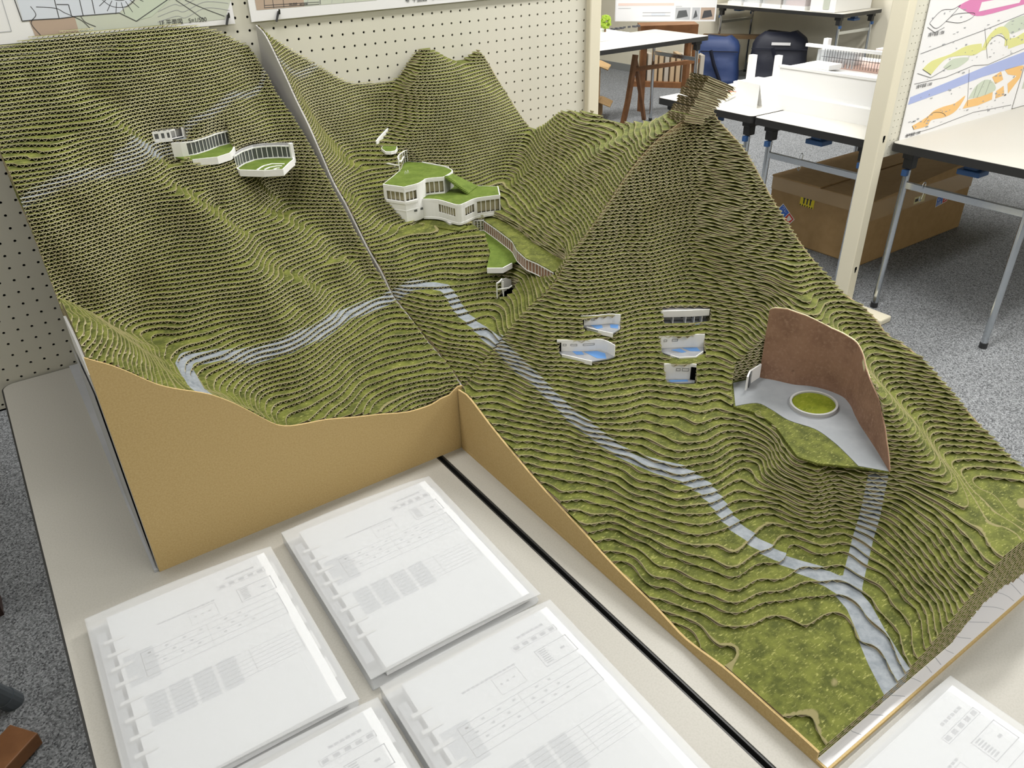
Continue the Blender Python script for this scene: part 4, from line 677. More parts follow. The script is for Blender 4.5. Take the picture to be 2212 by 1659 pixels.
# ------------------------------------------------------------------ binders on the near tables
def binder(lbl,x,y,w=9.8,h=12.5,rot=0,z=TZ,px=0.0):
    b=empty('ring_binder',(x,y,z),lbl,'binder','frosted A4 binders of forms'); c,s=math.cos(rot),math.sin(rot)
    M=lambda p:(x+p[0]*c-p[1]*s,y+p[0]*s+p[1]*c,z+p[2])
    def rr(x0,x1,y0,y1,r=.35):
        P=[(x0,y1),(x0,y0)]
        for cx,cy,a in ((x1-r,y0+r,270),(x1-r,y1-r,0)):
            for k in range(6): q=math.radians(a+90*k/5); P.append((cx+r*math.cos(q),cy+r*math.sin(q)))
        return P
    MB().prism(rr(0,w,-h,0),0.02,.08,M).build('back_cover',m_frost,b)
    # bowed front cover: highest over the spine side
    mb_=MB(); nx=14; 
    zt=lambda t:.80-.05*t+.10*math.sin(math.pi*min(t*1.3,1))-.20*max(0,t-.82)/.18
    out=rr(0,w,-h,0)
    for k in range(nx):
        a,b_=w*k/nx,w*(k+1)/nx; za,zb=zt(k/nx),zt((k+1)/nx)
        ya=-.0-(.25 if b_>w-.4 else 0)*0
        for (u0,u1,v0,v1) in ((za,zb,-h,0),):
            n=len(mb_.v); mb_.v+=[M(q) for q in ((a,-h,za),(b_,-h,zb),(b_,0,zb),(a,0,za),(a,-h,za+.05),(b_,-h,zb+.05),(b_,0,zb+.05),(a,0,za+.05))]
            fs=[(3,2,1,0),(4,5,6,7),(0,1,5,4),(2,3,7,6)]
            if k==nx-1: fs.append((1,2,6,5))
            for q in fs: mb_.f.append(tuple(n+t for t in q)); mb_.m.append(0)
    mb_.build('front_cover',m_frost,b)
    MB().box(-.04,.03,-h,0,.02,.85,M).build('spine',m_frost,b)
    MB().box(.25,.7,-h+1.2,-1.2,.1,.55,M).build('ring_rail',m_greyp,b)
    for yy in (-2.2,-3.2,-4.2,-5.3,-6.5,-7.6,-8.7,-9.7): MB().box(.5,1.5,yy-.1,yy+.1,.12,.72,M).build('ring',m_white,b)
    p=MB().box(.9,9.3+px,-12.15,-.35,.10,.66,M).build('paper_stack',m_paper,b)
    q=MB(); X0=.9+px; Z=.664
    def R_(x0,x1,y0,y1): q.box(X0+x0,X0+x1,-.35-y1,-.35-y0,Z,Z+.003,M)
    def O_(x0,x1,y0,y1,t=.035): R_(x0,x1,y0,y0+t); R_(x0,x1,y1-t,y1); R_(x0,x0+t,y0,y1); R_(x1-t,x1,y0,y1)
    q.mi=0
    for k in range(6): R_(6.0+k*.27,6.2+k*.27,.75,.88)
    for k in range(5): R_(5.5+k*.52,5.8+k*.52,1.22,1.42)
    O_(5.4,8.0,1.15,1.5,.02)
    O_(6.2,8.1,2.0,3.1); 
    for k in range(7): R_(6.35,6.75,2.1+k*.13,2.17+k*.13)
    R_(7.4,7.65,2.5,2.62)
    O_(3.6,5.0,2.2,3.2,.02)
    for k in range(3): R_(3.85+k*.35,3.95+k*.35,2.6,2.7)
    for k in range(12): R_(2.1+k*.25,2.28+k*.25,2.0,2.1)
    for k in range(5): R_(1.0,8.0,3.5+k*.42,3.52+k*.42)
    R_(7.97,8.0,3.5,5.2); R_(.98,1.0,3.5,5.2); R_(4.2,4.22,3.5,5.2)
    for k in range(10): R_(1.3+k*.28,1.45+k*.28,3.66+.42*(k%3),3.76+.42*(k%3))
    for k in range(8): R_(4.6+k*.24,4.75+k*.24,3.66+.42*((k+1)%3),3.76+.42*((k+1)%3))
    for k in range(7): R_(.8,7.9,6.4+k*.26,6.415+k*.26)
    R_(7.88,7.9,6.4,7.98); R_(5.5,5.52,6.4,7.98)
    q.mi=1
    for k in range(4): R_(.6+k*1.1,1.5+k*1.1,6.3,8.2)
    R_(.2,1.6,3.3,5.4)
    q.build('printed_form',[m_ink2,mat('smudge_ink',(.58,.60,.63),.7)],p)
    tb=MB()
    for k in range(5): tb.box(w-.58,w-.28,-1.0-k*2.0-1.4,-1.0-k*2.0,.40-.05*k,.43-.05*k,M)
    tb.build('index_tabs',m_white,b)
    return b
binder('white frosted binder at the far left, in front of the kraft board corner',-31.3,-32.3,rot=math.radians(-1.0))
binder('white frosted binder close to the black table gap, right beside the kraft board',-20.6,-32.0,rot=math.radians(-1.2))
binder('white frosted binder only partly in view, bottom edge of the photo, left table',-30.8,-45.2,rot=math.radians(-1))
binder('white frosted binder with most of its form visible, bottom centre, left of the gap',-20.7,-45.1,rot=math.radians(-1.2))
binder('white frosted binder alone on the right table, in front of the white contour print',-8.5,-60.2,rot=math.radians(.6))
# ------------------------------------------------------------------ posters on the near pegboard
def flat(name,poly,yy,m_,root,th=.01):
    return MB().prism([(x,z) for x,z in poly],0,th,lambda p:(p[0],yy-p[2],p[1])).build(name,m_,root)
def strokes(name,lines,yy,w_,m_,root):
    q=MB()
    for L_ in lines:
        for (a,b_) in zip(L_[:-1],L_[1:]):
            dx,dz=b_[0]-a[0],b_[1]-a[1]; L=math.hypot(dx,dz) or 1; nx,nz=-dz/L*w_/2,dx/L*w_/2
            q.quad((a[0]+nx,yy,a[1]+nz),(b_[0]+nx,yy,b_[1]+nz),(b_[0]-nx,yy,b_[1]-nz),(a[0]-nx,yy,a[1]-nz))
    return q.build(name,m_,root)
def curve_old(P,n=6):
    out=[]
    for i in range(len(P)-1):
        p0=P[max(i-1,0)];p1=P[i];p2=P[i+1];p3=P[min(i+2,len(P)-1)]
        for k in range(n):
            t=k/n; out.append(tuple(.5*((2*p1[j])+(-p0[j]+p2[j])*t+(2*p0[j]-5*p1[j]+4*p2[j]-p3[j])*t*t+(-p0[j]+3*p1[j]-3*p2[j]+p3[j])*t**3) for j in (0,1)))
    return out+[P[-1]]
p=empty('poster',(-20,-.2,.6),'white floor-plan poster on the pegboard above the left hill','poster','posters pinned on the pegboard')
MB().box(-35,-8.15,-.28,-.18,.62,12).build('sheet',m_poster,p)
flat('tan_area',[(-22.95,9),(-22.35,.95),(-19.5,.95),(-19.5,9)],-.285,m_ptan,p); flat('sage_area',[(-19.5,9),(-19.5,.95),(-8.9,1.0),(-8.1,2.4),(-8.1,9)],-.285,m_psage,p)
flat('plan_area',[(-22.7,9),(-22.8,2.02),(-20.52,1.98),(-16.5,2.03),(-14.5,3.3),(-14.5,9)],-.296,m_ppale,p)
flat('garden_area',[(-16.4,1.95),(-15.45,1.42),(-14.3,1.6),(-12.8,2.6),(-13.4,3.5),(-15.2,2.6)],-.296,m_pgreen,p)
strokes('plan_lines',[[(-22.86,1.97),(-22.07,2.0),(-20.52,1.96),(-19.29,2.02),(-16.48,2.02),(-15.45,1.38),(-12.9,2.64),(-12.2,3.4)],[(-20.35,6),(-20.52,1.96)],[(-20.43,2.85),(-19.67,2.79),(-19.68,2.05)],[(-18.73,6),(-18.93,1.99)],[(-17.88,6),(-18.13,2.08)],[(-22.86,1.97),(-23.0,6)]],-.308,.06,m_line,p)
strokes('site_lines',[curve([(-21.74,2.79),(-20.56,2.62),(-20.06,2.29),(-19.33,1.87),(-19.0,1.6),(-18.7,1.15)]),curve([(-22.07,2.85),(-21.9,2.3),(-22.35,1.8),(-22.0,1.0)]),curve([(-19.1,2.0),(-18.9,1.6),(-18.3,1.25)]),curve([(-12.3,2.6),(-11.43,1.9),(-10.55,1.12)]),curve([(-11.62,2.55),(-10.38,1.89),(-8.9,1.22)])],-.308,.05,m_line,p)
strokes('contour_lines',[curve([(-13.97+.1*k,1.2+.35*k),(-12.5,1.5+.4*k),(-11.84,1.35+.42*k),(-10.2,1.9+.42*k),(-8.4,1.6+.5*k)]) for k in range(6)],-.304,.035,m_ink,p)
cl_=[]
for k in range(8):
    a=math.radians(200+k*18); cl_.append([(-16.2+1.0*math.cos(a),3.6+.9*math.sin(a)),(-16.2+1.9*math.cos(a),3.6+1.7*math.sin(a))])
strokes('curved_rooms',cl_+[curve([(-17.6,3.2),(-16.9,2.5),(-15.9,2.4),(-15.1,2.9),(-14.7,3.6)])]+[curve([(-17.2,3.5),(-16.7,2.95),(-15.9,2.85),(-15.3,3.3)])],-.309,.045,m_line,p)
text('caption','1F 平面図　S=1/500',.42,m_line,p,basis((-13.9,-.31,.98),(1,0,0),(0,0,1)))
strokes('left_box',[[(-27,6),(-24.2,6)],[(-23.6,6),(-23.7,1.4),(-28,1.4)]],-.3,.04,m_ink2,p)
p=empty('poster',(3,-.2,.8),'white floor-plan poster pinned above the crack and the twin peaks','poster','posters pinned on the pegboard')
MB().prism([(-6.7,12),(-6.82,.63),(13.6,.78),(28,.88),(28,12)],0,.1,lambda q:(q[0],-.18-q[2],q[1])).build('sheet',m_poster,p)
flat('tan_area',[(-6.25,9),(-6.25,1.46),(-2.2,1.46),(-2.2,9)],-.285,m_ptan,p); flat('sage_area',[(-2.2,9),(-2.2,1.46),(4.4,1.47),(6.2,2.3),(6.2,9)],-.285,m_psage,p)
strokes('dimension_lines',[[(-5.54,1.75),(-.87,1.68)],[(-5.57,1.58),(-.9,1.52)],[(-5.5,2.2),(-5.58,1.55)],[(-4.8,2.2),(-4.82,1.5)],[(-3.93,2.2),(-3.96,1.5)],[(-.76,2.2),(-.78,1.5)]],-.30,.045,m_line,p)
strokes('contour_lines',[curve([(-2+1.1*k,1.5),(-1.6+1.1*k,2.1),(-.4+1.1*k,2.4),(.4+1.1*k,3)]) for k in range(5)],-.30,.03,m_ink,p)
text('caption','4F 平面図　S=1/500',.52,m_line,p,basis((7.2,-.31,1.1),(1,0,0),(0,0,1)))
text('dimension_text','30,000',.26,m_line,p,basis((-3.5,-.31,1.6),(1,0,0),(0,0,1))); text('dimension_text','60,000',.26,m_line,p,basis((-2.6,-.31,1.53),(1,0,0),(0,0,1)))
strokes('frame_line',[[(10.6,1.35),(22,1.45)],[(10.6,1.35),(10.6,4)]],-.30,.03,m_ink,p)
for (a,b_,l) in (((-8.6,1.3),(-8.9,.6),'black peg hook holding the lower right corner of the left poster'),((-4.48,1.25),(-4.84,.52),'black peg hook under the right poster, above the crack')):
    o=MB().tube([(a[0],.1,a[1]-.1),(a[0],-.5,a[1]-.15),(a[0]-.02,-.62,a[1]+.15)],.075,8).tube([(a[0],-.35,a[1]),(b_[0],-.45,b_[1])],.09,8).build('peg_hook',m_blk,None,org=(a[0],0,a[1])); tag(o,l,'hook','peg hooks')
# ------------------------------------------------------------------ floor-plan poster leaning on the right table
p=empty('poster',(109,-.7,TZ),'large coloured floor-plan poster leaning on the right table against the pegboard','poster')
Yp=-.9
MB().box(92.1,126.6,-.85,-.70,TZ,8).build('board',m_poster,p)
flat('blue_band',[(92.2,-18.9),(92.35,-17.8),(103,-16.7),(113,-15.6),(126.5,-14.4),(126.5,-16.7),(113,-17.2),(103,-18.1)],-.86,m_pblue,p)
flat('pink_plan',curve([(99.7,-5.71),(103.0,-5.0),(110,-4.2),(126,-4.0),(126,-6.2),(118,-7.0),(108,-7.6),(104.5,-7.2)],3),-.86,m_pink,p)
flat('pink_plan_inset',[(106.3,-6.9),(106.5,-5.6),(119,-5.4),(118.5,-6.5)],-.875,m_poster,p)
flat('yellow_plan',curve([(94.0,-13.94),(96.08,-12.97),(101.09,-12.5),(105.3,-11.73),(109.8,-11.8)],3)+curve([(110.6,-12.9),(108.27,-13.4),(105.3,-13.1),(100.54,-13.0),(98.4,-13.88),(96.75,-15.05)],3),-.86,m_pyel,p)
flat('yellow_plan',[(114.6+4.2*math.cos(a),-12.9+3.2*math.sin(a)) for a in [math.radians(k*12) for k in range(16)]]+[(114.6+2.9*math.cos(a),-12.9+2.1*math.sin(a)) for a in [math.radians(180-k*12) for k in range(16)]],-.865,m_pyel,p)
flat('yellow_plan',[(118,-11.8),(120.4,-11.9),(124.8,-10.9),(126.4,-11),(126.4,-12.9),(119.1,-13.5)],-.86,m_pyel,p)
flat('green_plan',curve([(99.83,-14.3),(102.06,-13.35),(106.23,-13.5),(106.89,-14.0),(104.12,-14.84),(101.41,-14.85)],4),-.86,m_pgreen,p)
flat('green_plan',curve([(114.95,-10.0),(117.2,-9.0),(121,-8.6),(126.4,-8.8),(126.4,-10.4),(122,-10.8),(119,-11.2)],4),-.86,m_pgreen,p)
flat('orange_plan',curve([(94.78,-22.45),(98.62,-21.6),(100.16,-20.9),(102.84,-20.6),(106.32,-20.5),(109.0,-19.67),(107.45,-21.69),(104.37,-22.4),(100.24,-22.3),(99.29,-23.1),(95.58,-23.14)],3),-.86,m_por,p)
flat('orange_plan',[(109.19,-21.78),(110.03,-20.53),(113.36,-20.51),(117.95,-20.2),(118.4,-21.5),(114.03,-21.9)],-.86,m_por,p)
flat('orange_plan',[(119.1,-20.2),(121.2,-19.6),(122.4,-21.3),(119.5,-21.5)],-.86,m_por,p); flat('orange_plan',[(116.3,-17.63),(118.85,-17.0),(120.4,-18.5),(118.1,-18.95)],-.86,m_por,p)
flat('orange_plan',[(120.0,-16.9),(124.5,-16.75),(126.4,-16.9),(126.4,-18.9),(123.6,-21.2),(122.4,-19.4),(124.9,-18.4),(121.6,-17.8)],-.86,m_por,p)
flat('green_plan',curve([(110.2,-20.3),(111.5,-18.6),(114.1,-17.8),(116.9,-18.4),(118.6,-20.0),(114,-20.5)],4),-.865,m_pgreen,p)
strokes('ink_lines',[[(92.4,-11.61),(109.11,-9.84),(126.4,-7.7)],[(92.6,-15.92),(101.29,-15.91),(109.03,-15.02),(113.56,-15.4),(126.4,-13.8)],[(93.64,-23.81),(100.82,-23.71),(113.04,-22.9),(126,-23.4)],
 curve([(93.02,-7.41),(95.44,-5.97),(98.61,-6.0),(100.43,-5.6),(97.92,-7.29),(95.28,-8.35),(93.0,-7.5)]),curve([(97.42,-7.57),(99.58,-6.78),(104.94,-7.0),(104.59,-7.68),(101.5,-8.09),(97.42,-7.57)]),
 [(92.8,-14.4),(96.9,-15.5),(99.5,-14.9),(102,-14.2)],[(92.7,-8.0),(95,-8.9),(97.4,-8.4)],[(109.5,-9.5),(113,-14.4)],[(110.5,-21.5),(108,-15.5)],curve([(98,-22.4),(100,-21.2),(103,-21.6),(104.4,-22.3)]),curve([(111.2,-12.6),(112.3,-11.5),(114.5,-11.0),(117.6,-12.0),(118.2,-13.2)]),
 [(113,-20.5),(114,-17.85)],[(115.5,-20.4),(116,-18.0)],[(111.8,-20.4),(112,-18.3)],[(94.0,-13.94),(96.75,-15.05)],[(94.78,-22.45),(95.58,-23.14)]],-.885,.07,m_line,p)
q=MB(); random.seed(4)
for k in range(120):
    x=random.uniform(93,126); z=random.choice([-6.8,-11.2,-12.3,-13.7,-21.2,-21.9,-18.3,-23.0,-9.4,-15.4])+random.uniform(-.7,.7); w_=random.uniform(.15,.8); q.box(x,x+w_,-.89,-.885,z,z+random.choice([.06,.12,.2]))
q.build('small_marks',m_ink,p)
for i,z in enumerate((-24.05,-16.65,-9.3)): text('caption','1階平面図 1:500' if i==0 else ('2階平面図 1:500','3階平面図 1:500')[i-1],.62,m_line,p,basis((93.3,-.9,z),(1,0,0),(0,0,1)))
p=empty('poster',(129,-.7,TZ),'white poster corner at the right photo edge, beside the leaning coloured floor plan','poster')
MB().box(127.1,150,-.85,-.70,TZ+.1,8).build('board',m_poster,p); flat('photo_patch',[(128.2,-18.5),(128.2,-21),(134,-21),(134,-18.5)],-.86,m_psage,p)
# ------------------------------------------------------------------ carton under the tables
b=empty('shipping_carton',(123,20,-ZF),'huge brown cardboard carton with fragile stickers on the carpet under the tables','carton')
MB().box(105.8,141.5,9.3,32,-ZF,-39.6).build('body',m_kraftbox,b,bevel=.2)
MB().prism([(105.6,9.0),(141.7,9.0),(141.7,20),(105.6,20)],[-39.6]*4,[-39.4,-37.2,-39.2,-39.45]).build('top_flap',m_kraftbox,b)
MB().box(105.7,141.6,20.6,32.2,-39.6,-39.3).build('top_flap',m_kraftbox,b)
MB().box(105.7,105.79,9.3,32,-42.2,-39.6).build('packing_tape',m_tape,b); MB().box(105.8,141.5,9.18,9.29,-43.3,-39.6).build('packing_tape',m_tape,b)
def stick(ox,oy,oz,ex,w_,h_,tilt,kind,name='sticker'):
    """sticker on a vertical face; ex = horizontal unit vector"""
    ct,st_=math.cos(tilt),math.sin(tilt); n=(ex[1],-ex[0])
    def P(u_,v_,d=0): a=u_*ct-v_*st_; c_=u_*st_+v_*ct; return (ox+ex[0]*a+n[0]*(.05+d),oy+ex[1]*a+n[1]*(.05+d),oz+c_)
    mb_=MB(); R4=lambda u0,u1,v0,v1,d,mi:(setattr(mb_,'mi',mi),mb_.quad(P(u0,v0,d),P(u1,v0,d),P(u1,v1,d),P(u0,v1,d)))
    if kind=='yellow':
        R4(0,w_,0,h_,0,0)
        for k in range(6):
            for v in (0,h_*.88): R4(w_*(k+.1)/6,w_*(k+.6)/6,v,v+h_*.12,.01,1)
        for k in (0,1,2):
            c=w_*(.27+.23*k); R4(c-.05*w_,c+.05*w_,h_*.2,h_*.6,.01,1); mb_.mi=1; mb_.quad(P(c-.1*w_,h_*.58,.01),P(c+.1*w_,h_*.58,.01),P(c,h_*.8,.01),P(c,h_*.8,.01))
        mb_.build(name,[m_yel,m_line],b)
    else:
        R4(0,w_,0,h_,0,0); R4(.04*w_,.55*w_,.04*h_,.96*h_,.01,1); R4(.58*w_,.96*w_,.04*h_,.96*h_,.01,2)
        mb_.mi=0; c=.77*w_
        mb_.quad(P(c-.13*w_,.85*h_,.02),P(c-.08*w_,.5*h_,.02),P(c+.08*w_,.5*h_,.02),P(c+.13*w_,.85*h_,.02)); R4(c-.015*w_,c+.015*w_,.22*h_,.5*h_,.02,0); R4(c-.09*w_,c+.09*w_,.17*h_,.22*h_,.02,0)
        s_=mb_.build(name,[m_white,m_bluep,m_red],b)
        ev=P(0,1)[0]-P(0,0)[0],P(0,1)[1]-P(0,0)[1],P(0,1)[2]-P(0,0)[2]; eu=P(1,0)[0]-P(0,0)[0],P(1,0)[1]-P(0,0)[1],P(1,0)[2]-P(0,0)[2]
        for k,tx in enumerate(('ワレ','モノ','注意')): text('sticker_text',tx,h_*.27,m_white,b,basis(P(.08*w_,h_*(.70-.31*k),.03),eu,ev))
stick(105.8,30.4,-46.9,(0,-1),4.2,3.0,math.radians(42) if False else math.radians(-38),'fragile'); stick(105.8,24.7,-43.9,(0,-1),3.3,2.6,-.03,'yellow')
stick(124.3,9.3,-43.2,(1,0),2.9,2.6,.05,'yellow'); stick(129.2,9.3,-45.4,(1,0),4.2,2.9,.12,'fragile')
MB().box(120.2,124,9.15,9.2,-42.9,-41.5).build('paper_label',mat('pale_yellow_label',(.66,.60,.34),.6),b)
MB().box(120.5,121.6,9.13,9.16,-42.5,-41.9).build('label_print',m_line,b)
for (x,yy,z,l) in ((92.4,-6.35,-30.2,'thin steel S-hook on the cross bar of the right-edge table'),(90.8,15.5,-29.7,'thin steel S-hook on the cross bar of the white-model table')):
    o=MB().tube([(x-.5,yy,z-.5),(x-.5,yy,z+.1),(x-.2,yy,z+.45),(x+.1,yy,z+.45),(x+.35,yy,z+.1),(x+.1,yy-.1,z-1.4),(x-.1,yy-.1,z-2.2),(x-.45,yy-.1,z-2.5),(x-.75,yy-.1,z-2.2),(x-.7,yy-.1,z-1.7)],.07,6).build('s_hook',m_chrome,None,org=(x,yy,z)); tag(o,l,'hook','steel S-hooks')
# ------------------------------------------------------------------ white box model and small items on the pale tables
b=empty('white_box_model',(105,18,TZ),'big white foam-board box model with long roof frame and wire lattice on the middle table','scale model')
MB().box(98.5,119,2.6,28.6,TZ,-17.4).build('block',m_whitem,b); MB().box(96.8,98.5,2.6,28.0,TZ,-21.6).build('lower_step',m_whitem,b)
MB().box(98.3,99.3,2.4,28.8,-17.4,-17.0).build('rim',m_whitem,b); MB().box(99.4,103,19,24,-17.0,-16.2).build('small_block',m_whitem,b)
MB().box(103.5,104.4,2.0,27.5,-14.2,-13.7).build('long_roof_beam',m_whitem,b)
for k in range(46):
    yy=2.4+k*.54; MB().box(103.9,103.96,yy,yy+.06,-17.0,-14.2).build('wire_post',m_line,b) if k<40 else None
MB().box(103.8,104.0,2.2,24,-15.6,-15.54).build('wire_rail',m_line,b); MB().box(104.5,111,2.4,23,-17.4,-16.6).build('pink_court',mat('pinkish_card',(.55,.38,.32),.7),b)
for k in range(9): MB().box(104.4,107,17.6+k*.9,18.1+k*.9,-17.2,-14.6).build('clear_bay',m_clear,b)
MB().box(112,118,1.8,14,-13.4,-12.5).build('upper_deck',m_whitem,b); MB().box(113,117,6,12,-17,-13.4).build('core',m_whitem,b); MB().box(111,117,12,18,-15.2,-14.4).build('lower_deck',m_whitem,b)
MB().tube([(115,9,-12.4),(115,9,-11.8)],3.0,20).build('round_tower',m_whitem,b)
MB().box(102.5,110,32,42.5,TZ,-22.0).build('low_plinth',m_whitem,b)
MB().box(104,105.2,39.5,40.7,-22.0,-17.0).build('post_block',m_whitem,b); MB().box(103.5,104.6,33,34,-22,-16.4).build('post_block',m_whitem,b); MB().box(108,109,26,27,-17,-13.2).build('post_block',m_whitem,b)
b=empty('book',(96,39,TZ),'thin white book with red and yellow cover lying left of the folded white card','book')
Mb=lambda p:(96.0+p[0]*.93-p[1]*.36,41.0+p[0]*.36+p[1]*.93,TZ+p[2])
MB().box(-4,4,-3,3,.05,.75,Mb).build('pages',m_paper,b); MB().box(-4.05,4.1,-3.1,3.1,.75,.82,Mb).build('cover',m_cream,b); MB().box(3.2,4.1,-3.1,3.1,.82,.84,Mb).build('red_band',m_red,b)
MB().box(-1.5,1.5,-1.2,1.6,.822,.835,Mb).build('cover_print',mat('orange_print_dull',(.62,.30,.12),.6),b)
o=MB().prism([(92,33.5),(95.5,33.5),(95.5,37),(92,37)],TZ+.01,TZ+.05).build('loose_sheet',m_paper,None,org=(93,35,TZ)); tag(o,'small loose white paper sheet just in front of the red-edged book','paper')
b=empty('folded_card',(96,32,TZ),'blank white folded tent card standing on the middle table','card')
MB().prism([(97.0,29.9),(97.1,29.7),(96.4,24.1),(96.2,24.1)],TZ,[TZ+4.2]*4,lambda p:(p[0]-1.6,p[1]+5.6,p[2])).build('front_leaf',m_whitem,b)
MB().quad((95.5,35.3,TZ+4.2),(94.8,29.7,TZ+4.2),(96.6,30.0,TZ),(97.3,35.6,TZ)).build('rear_leaf',m_whitem,b)
o=MB().tube([(106.5,37.5,TZ),(106.5,37.5,TZ+2.2),(106.5,37.5,TZ+2.6)],[1.0,1.0,.6],14).build('clear_bottle_cap',m_clear,None,org=(106.5,37.5,TZ)); tag(o,'small clear plastic bottle top behind the white box model','bottle')
# ------------------------------------------------------------------ white terrain model at the left background table
b=empty('white_terrain_model',(125,115,TZ),'white layered terrain model with lime tree, left in the background by the post','scale model')
mb_=MB()
for k in range(8):
    r=1-k*.11; x0,x1=104,149-3.2*k; y0,y1=108.6+.7*k,127
    P=[(x0,y0),(x0+(x1-x0)*.3,y0-.6*math.sin(k)),(x0+(x1-x0)*.6,y0+.9*math.sin(k*1.3)),(x1,y0+.4),(x1+.8,y0+5),(x1-1,y1),(x0,y1)]
    mb_.prism(P,TZ+.75*k*.8,TZ+.75*(k+1)*.8)
mb_.build('layers',m_whitem,b); MB().box(138,149,108.1,110.5,TZ,TZ+1.4).build('front_block',m_whitem,b); MB().box(104,116,118,124,TZ+4.5,TZ+7.2).build('white_block',m_whitem,b)
tr=MB()
for k in range(60):
    a=random.uniform(0,6.28); c_=random.uniform(-1,1); r=1.7*random.uniform(.5,1); q_=(129+r*math.cos(a)*math.sqrt(1-c_*c_),113+r*math.sin(a)*math.sqrt(1-c_*c_),TZ+6.2+1.5*c_); tr.box(q_[0]-.3,q_[0]+.3,q_[1]-.3,q_[1]+.3,q_[2]-.3,q_[2]+.3)
tr.build('lime_tree',m_leaf,b); MB().tube([(129,113,TZ+3),(129,113,TZ+5.6)],.2,8).build('tree_trunk',m_wood,b)
MB().box(112,121,113,114,TZ+5.4,TZ+5.9).build('green_hedge',m_leaf,b)
for k in range(7): MB().box(134+k*1.7,134.9+k*1.7,116+random.uniform(-1,1),116.6,TZ+3.4,TZ+3.9).build('dark_stone',m_line,b)
# presentation board behind it
b=empty('display_board',(164,124.8,-21.5),'white display board with three small dark photographs, above the brown drawer','display board')
e=Vector((174.1-153.8,113.1-136.6,0)); L_=e.length; e.normalize()
def Mp(p): return (153.8+e.x*p[0]+.65*p[1]*-e.y*-1*0,136.6+e.y*p[0]+p[1],-21.5+p[2]*1.0)
MB().box(0,L_,0,.5,0,13,Mp).build('board',m_poster,b)
for (a,c_,m_) in ((L_*.60,L_*.745,m_greyp),(L_*.765,L_*.84,m_greyp),(L_*.85,L_*.985,m_ptan)):
    MB().box(a,c_,-.06,0,.5,3.9,Mp).build('photo_print',m_,b); MB().prism([(a+.4,.8),(c_-.6,1.4),(c_-1.2,3.2),(a+.9,3.0)],.06,.09,lambda p:Mp((p[0],-p[2],p[1]))).build('photo_shape',m_glass if m_ is m_greyp else m_line,b)
MB().box(L_*.02,L_*.58,-.05,0,4.5,5.2,Mp).box(L_*.02,L_*.98,-.05,0,9,9.4,Mp).build('salmon_band',mat('salmon_print',(.72,.56,.50),.6),b)
MB().box(L_*.27,L_*.55,-.07,-.05,2.4,2.55,Mp).box(L_*.27,L_*.55,-.07,-.05,1.5,1.65,Mp).box(L_*.02,L_*.15,-.07,-.05,3.7,3.8,Mp).box(L_*.60,L_*.66,-.07,-.05,4.2,4.3,Mp).build('plan_lines',m_ink,b)
MB().box(L_*.36,L_*.5,-.06,-.05,1.7,2.3,Mp).build('pale_blue_block',m_ppale,b)
# desk with drawer, books, easel
b=empty('wooden_stand',(178,136,-ZF),'brown wooden stand with small drawer behind the left background table','furniture')
fx=[(168,140),(184,129),(190,137),(174,148)]
MB().prism(fx,-25.0,-24.3).build('top_board',m_wood,b); MB().prism([(x*.99+1.8,y*.99+1.3) for x,y in fx],-29.5,-25.0).build('drawer_box',m_wood,b)
MB().tube([(176.6,134.0,-27.2),(176.0,133.1,-27.2)],.45,10).build('drawer_knob',m_chrome,b)
for x,y in ((182.5,131.5),(188,137),(171,141)): MB().box(x-.8,x+.8,y-.8,y+.8,-ZF,-29.5).build('leg',m_wood,b)
b=empty('wooden_easel',(170,135,-ZF),'brown wooden A-shaped easel standing under the left background table','easel')
mb_=MB().tube([(152.5,125.2,-30.2),(150.2,125.2,-44),(148.5,125.6,-ZF)],.95,4); mb_.build('leg',m_wood,b)
MB().tube([(153,126,-31),(158,128,-42),(162.5,130,-ZF)],.8,4).build('leg',m_wood,b); MB().tube([(152.8,125.5,-34.6),(178,122.0,-34.2)],.85,4).build('cross_bar',m_wood,b)
MB().tube([(176,122.5,-29),(178,122.5,-ZF)],.95,4).build('leg',m_wood,b)
kr=mat('book_spine_tan',(.46,.34,.21),.7); kr2=mat('book_spine_grey',(.42,.38,.32),.7)
for k in range(11):
    t=k/10; x,y=(205+13*t,177-19*t); lean=0 if k<8 else .8
    hgt=10.5-(k%3)*.4 if k!=8 else 11
    o=MB().prism([(x-1.0,y-1.0),(x+.2,y-1.9),(x+4,y+4),(x+2.6,y+5)],-50.2,[-50.2+hgt]*4).build('box_file',(kr,kr2,kr)[k%3],None,org=(x,y,-50.2)); tag(o,'tan book-like box file in the upright row behind the easel','box file','row of box files behind the easel')
o=MB().prism([(200,178),(216,156),(221,161),(207,184)],-ZF,-50.25).build('low_shelf',m_wood,None,org=(214,170,-ZF)); tag(o,'low wooden base board carrying the row of box files','shelf')
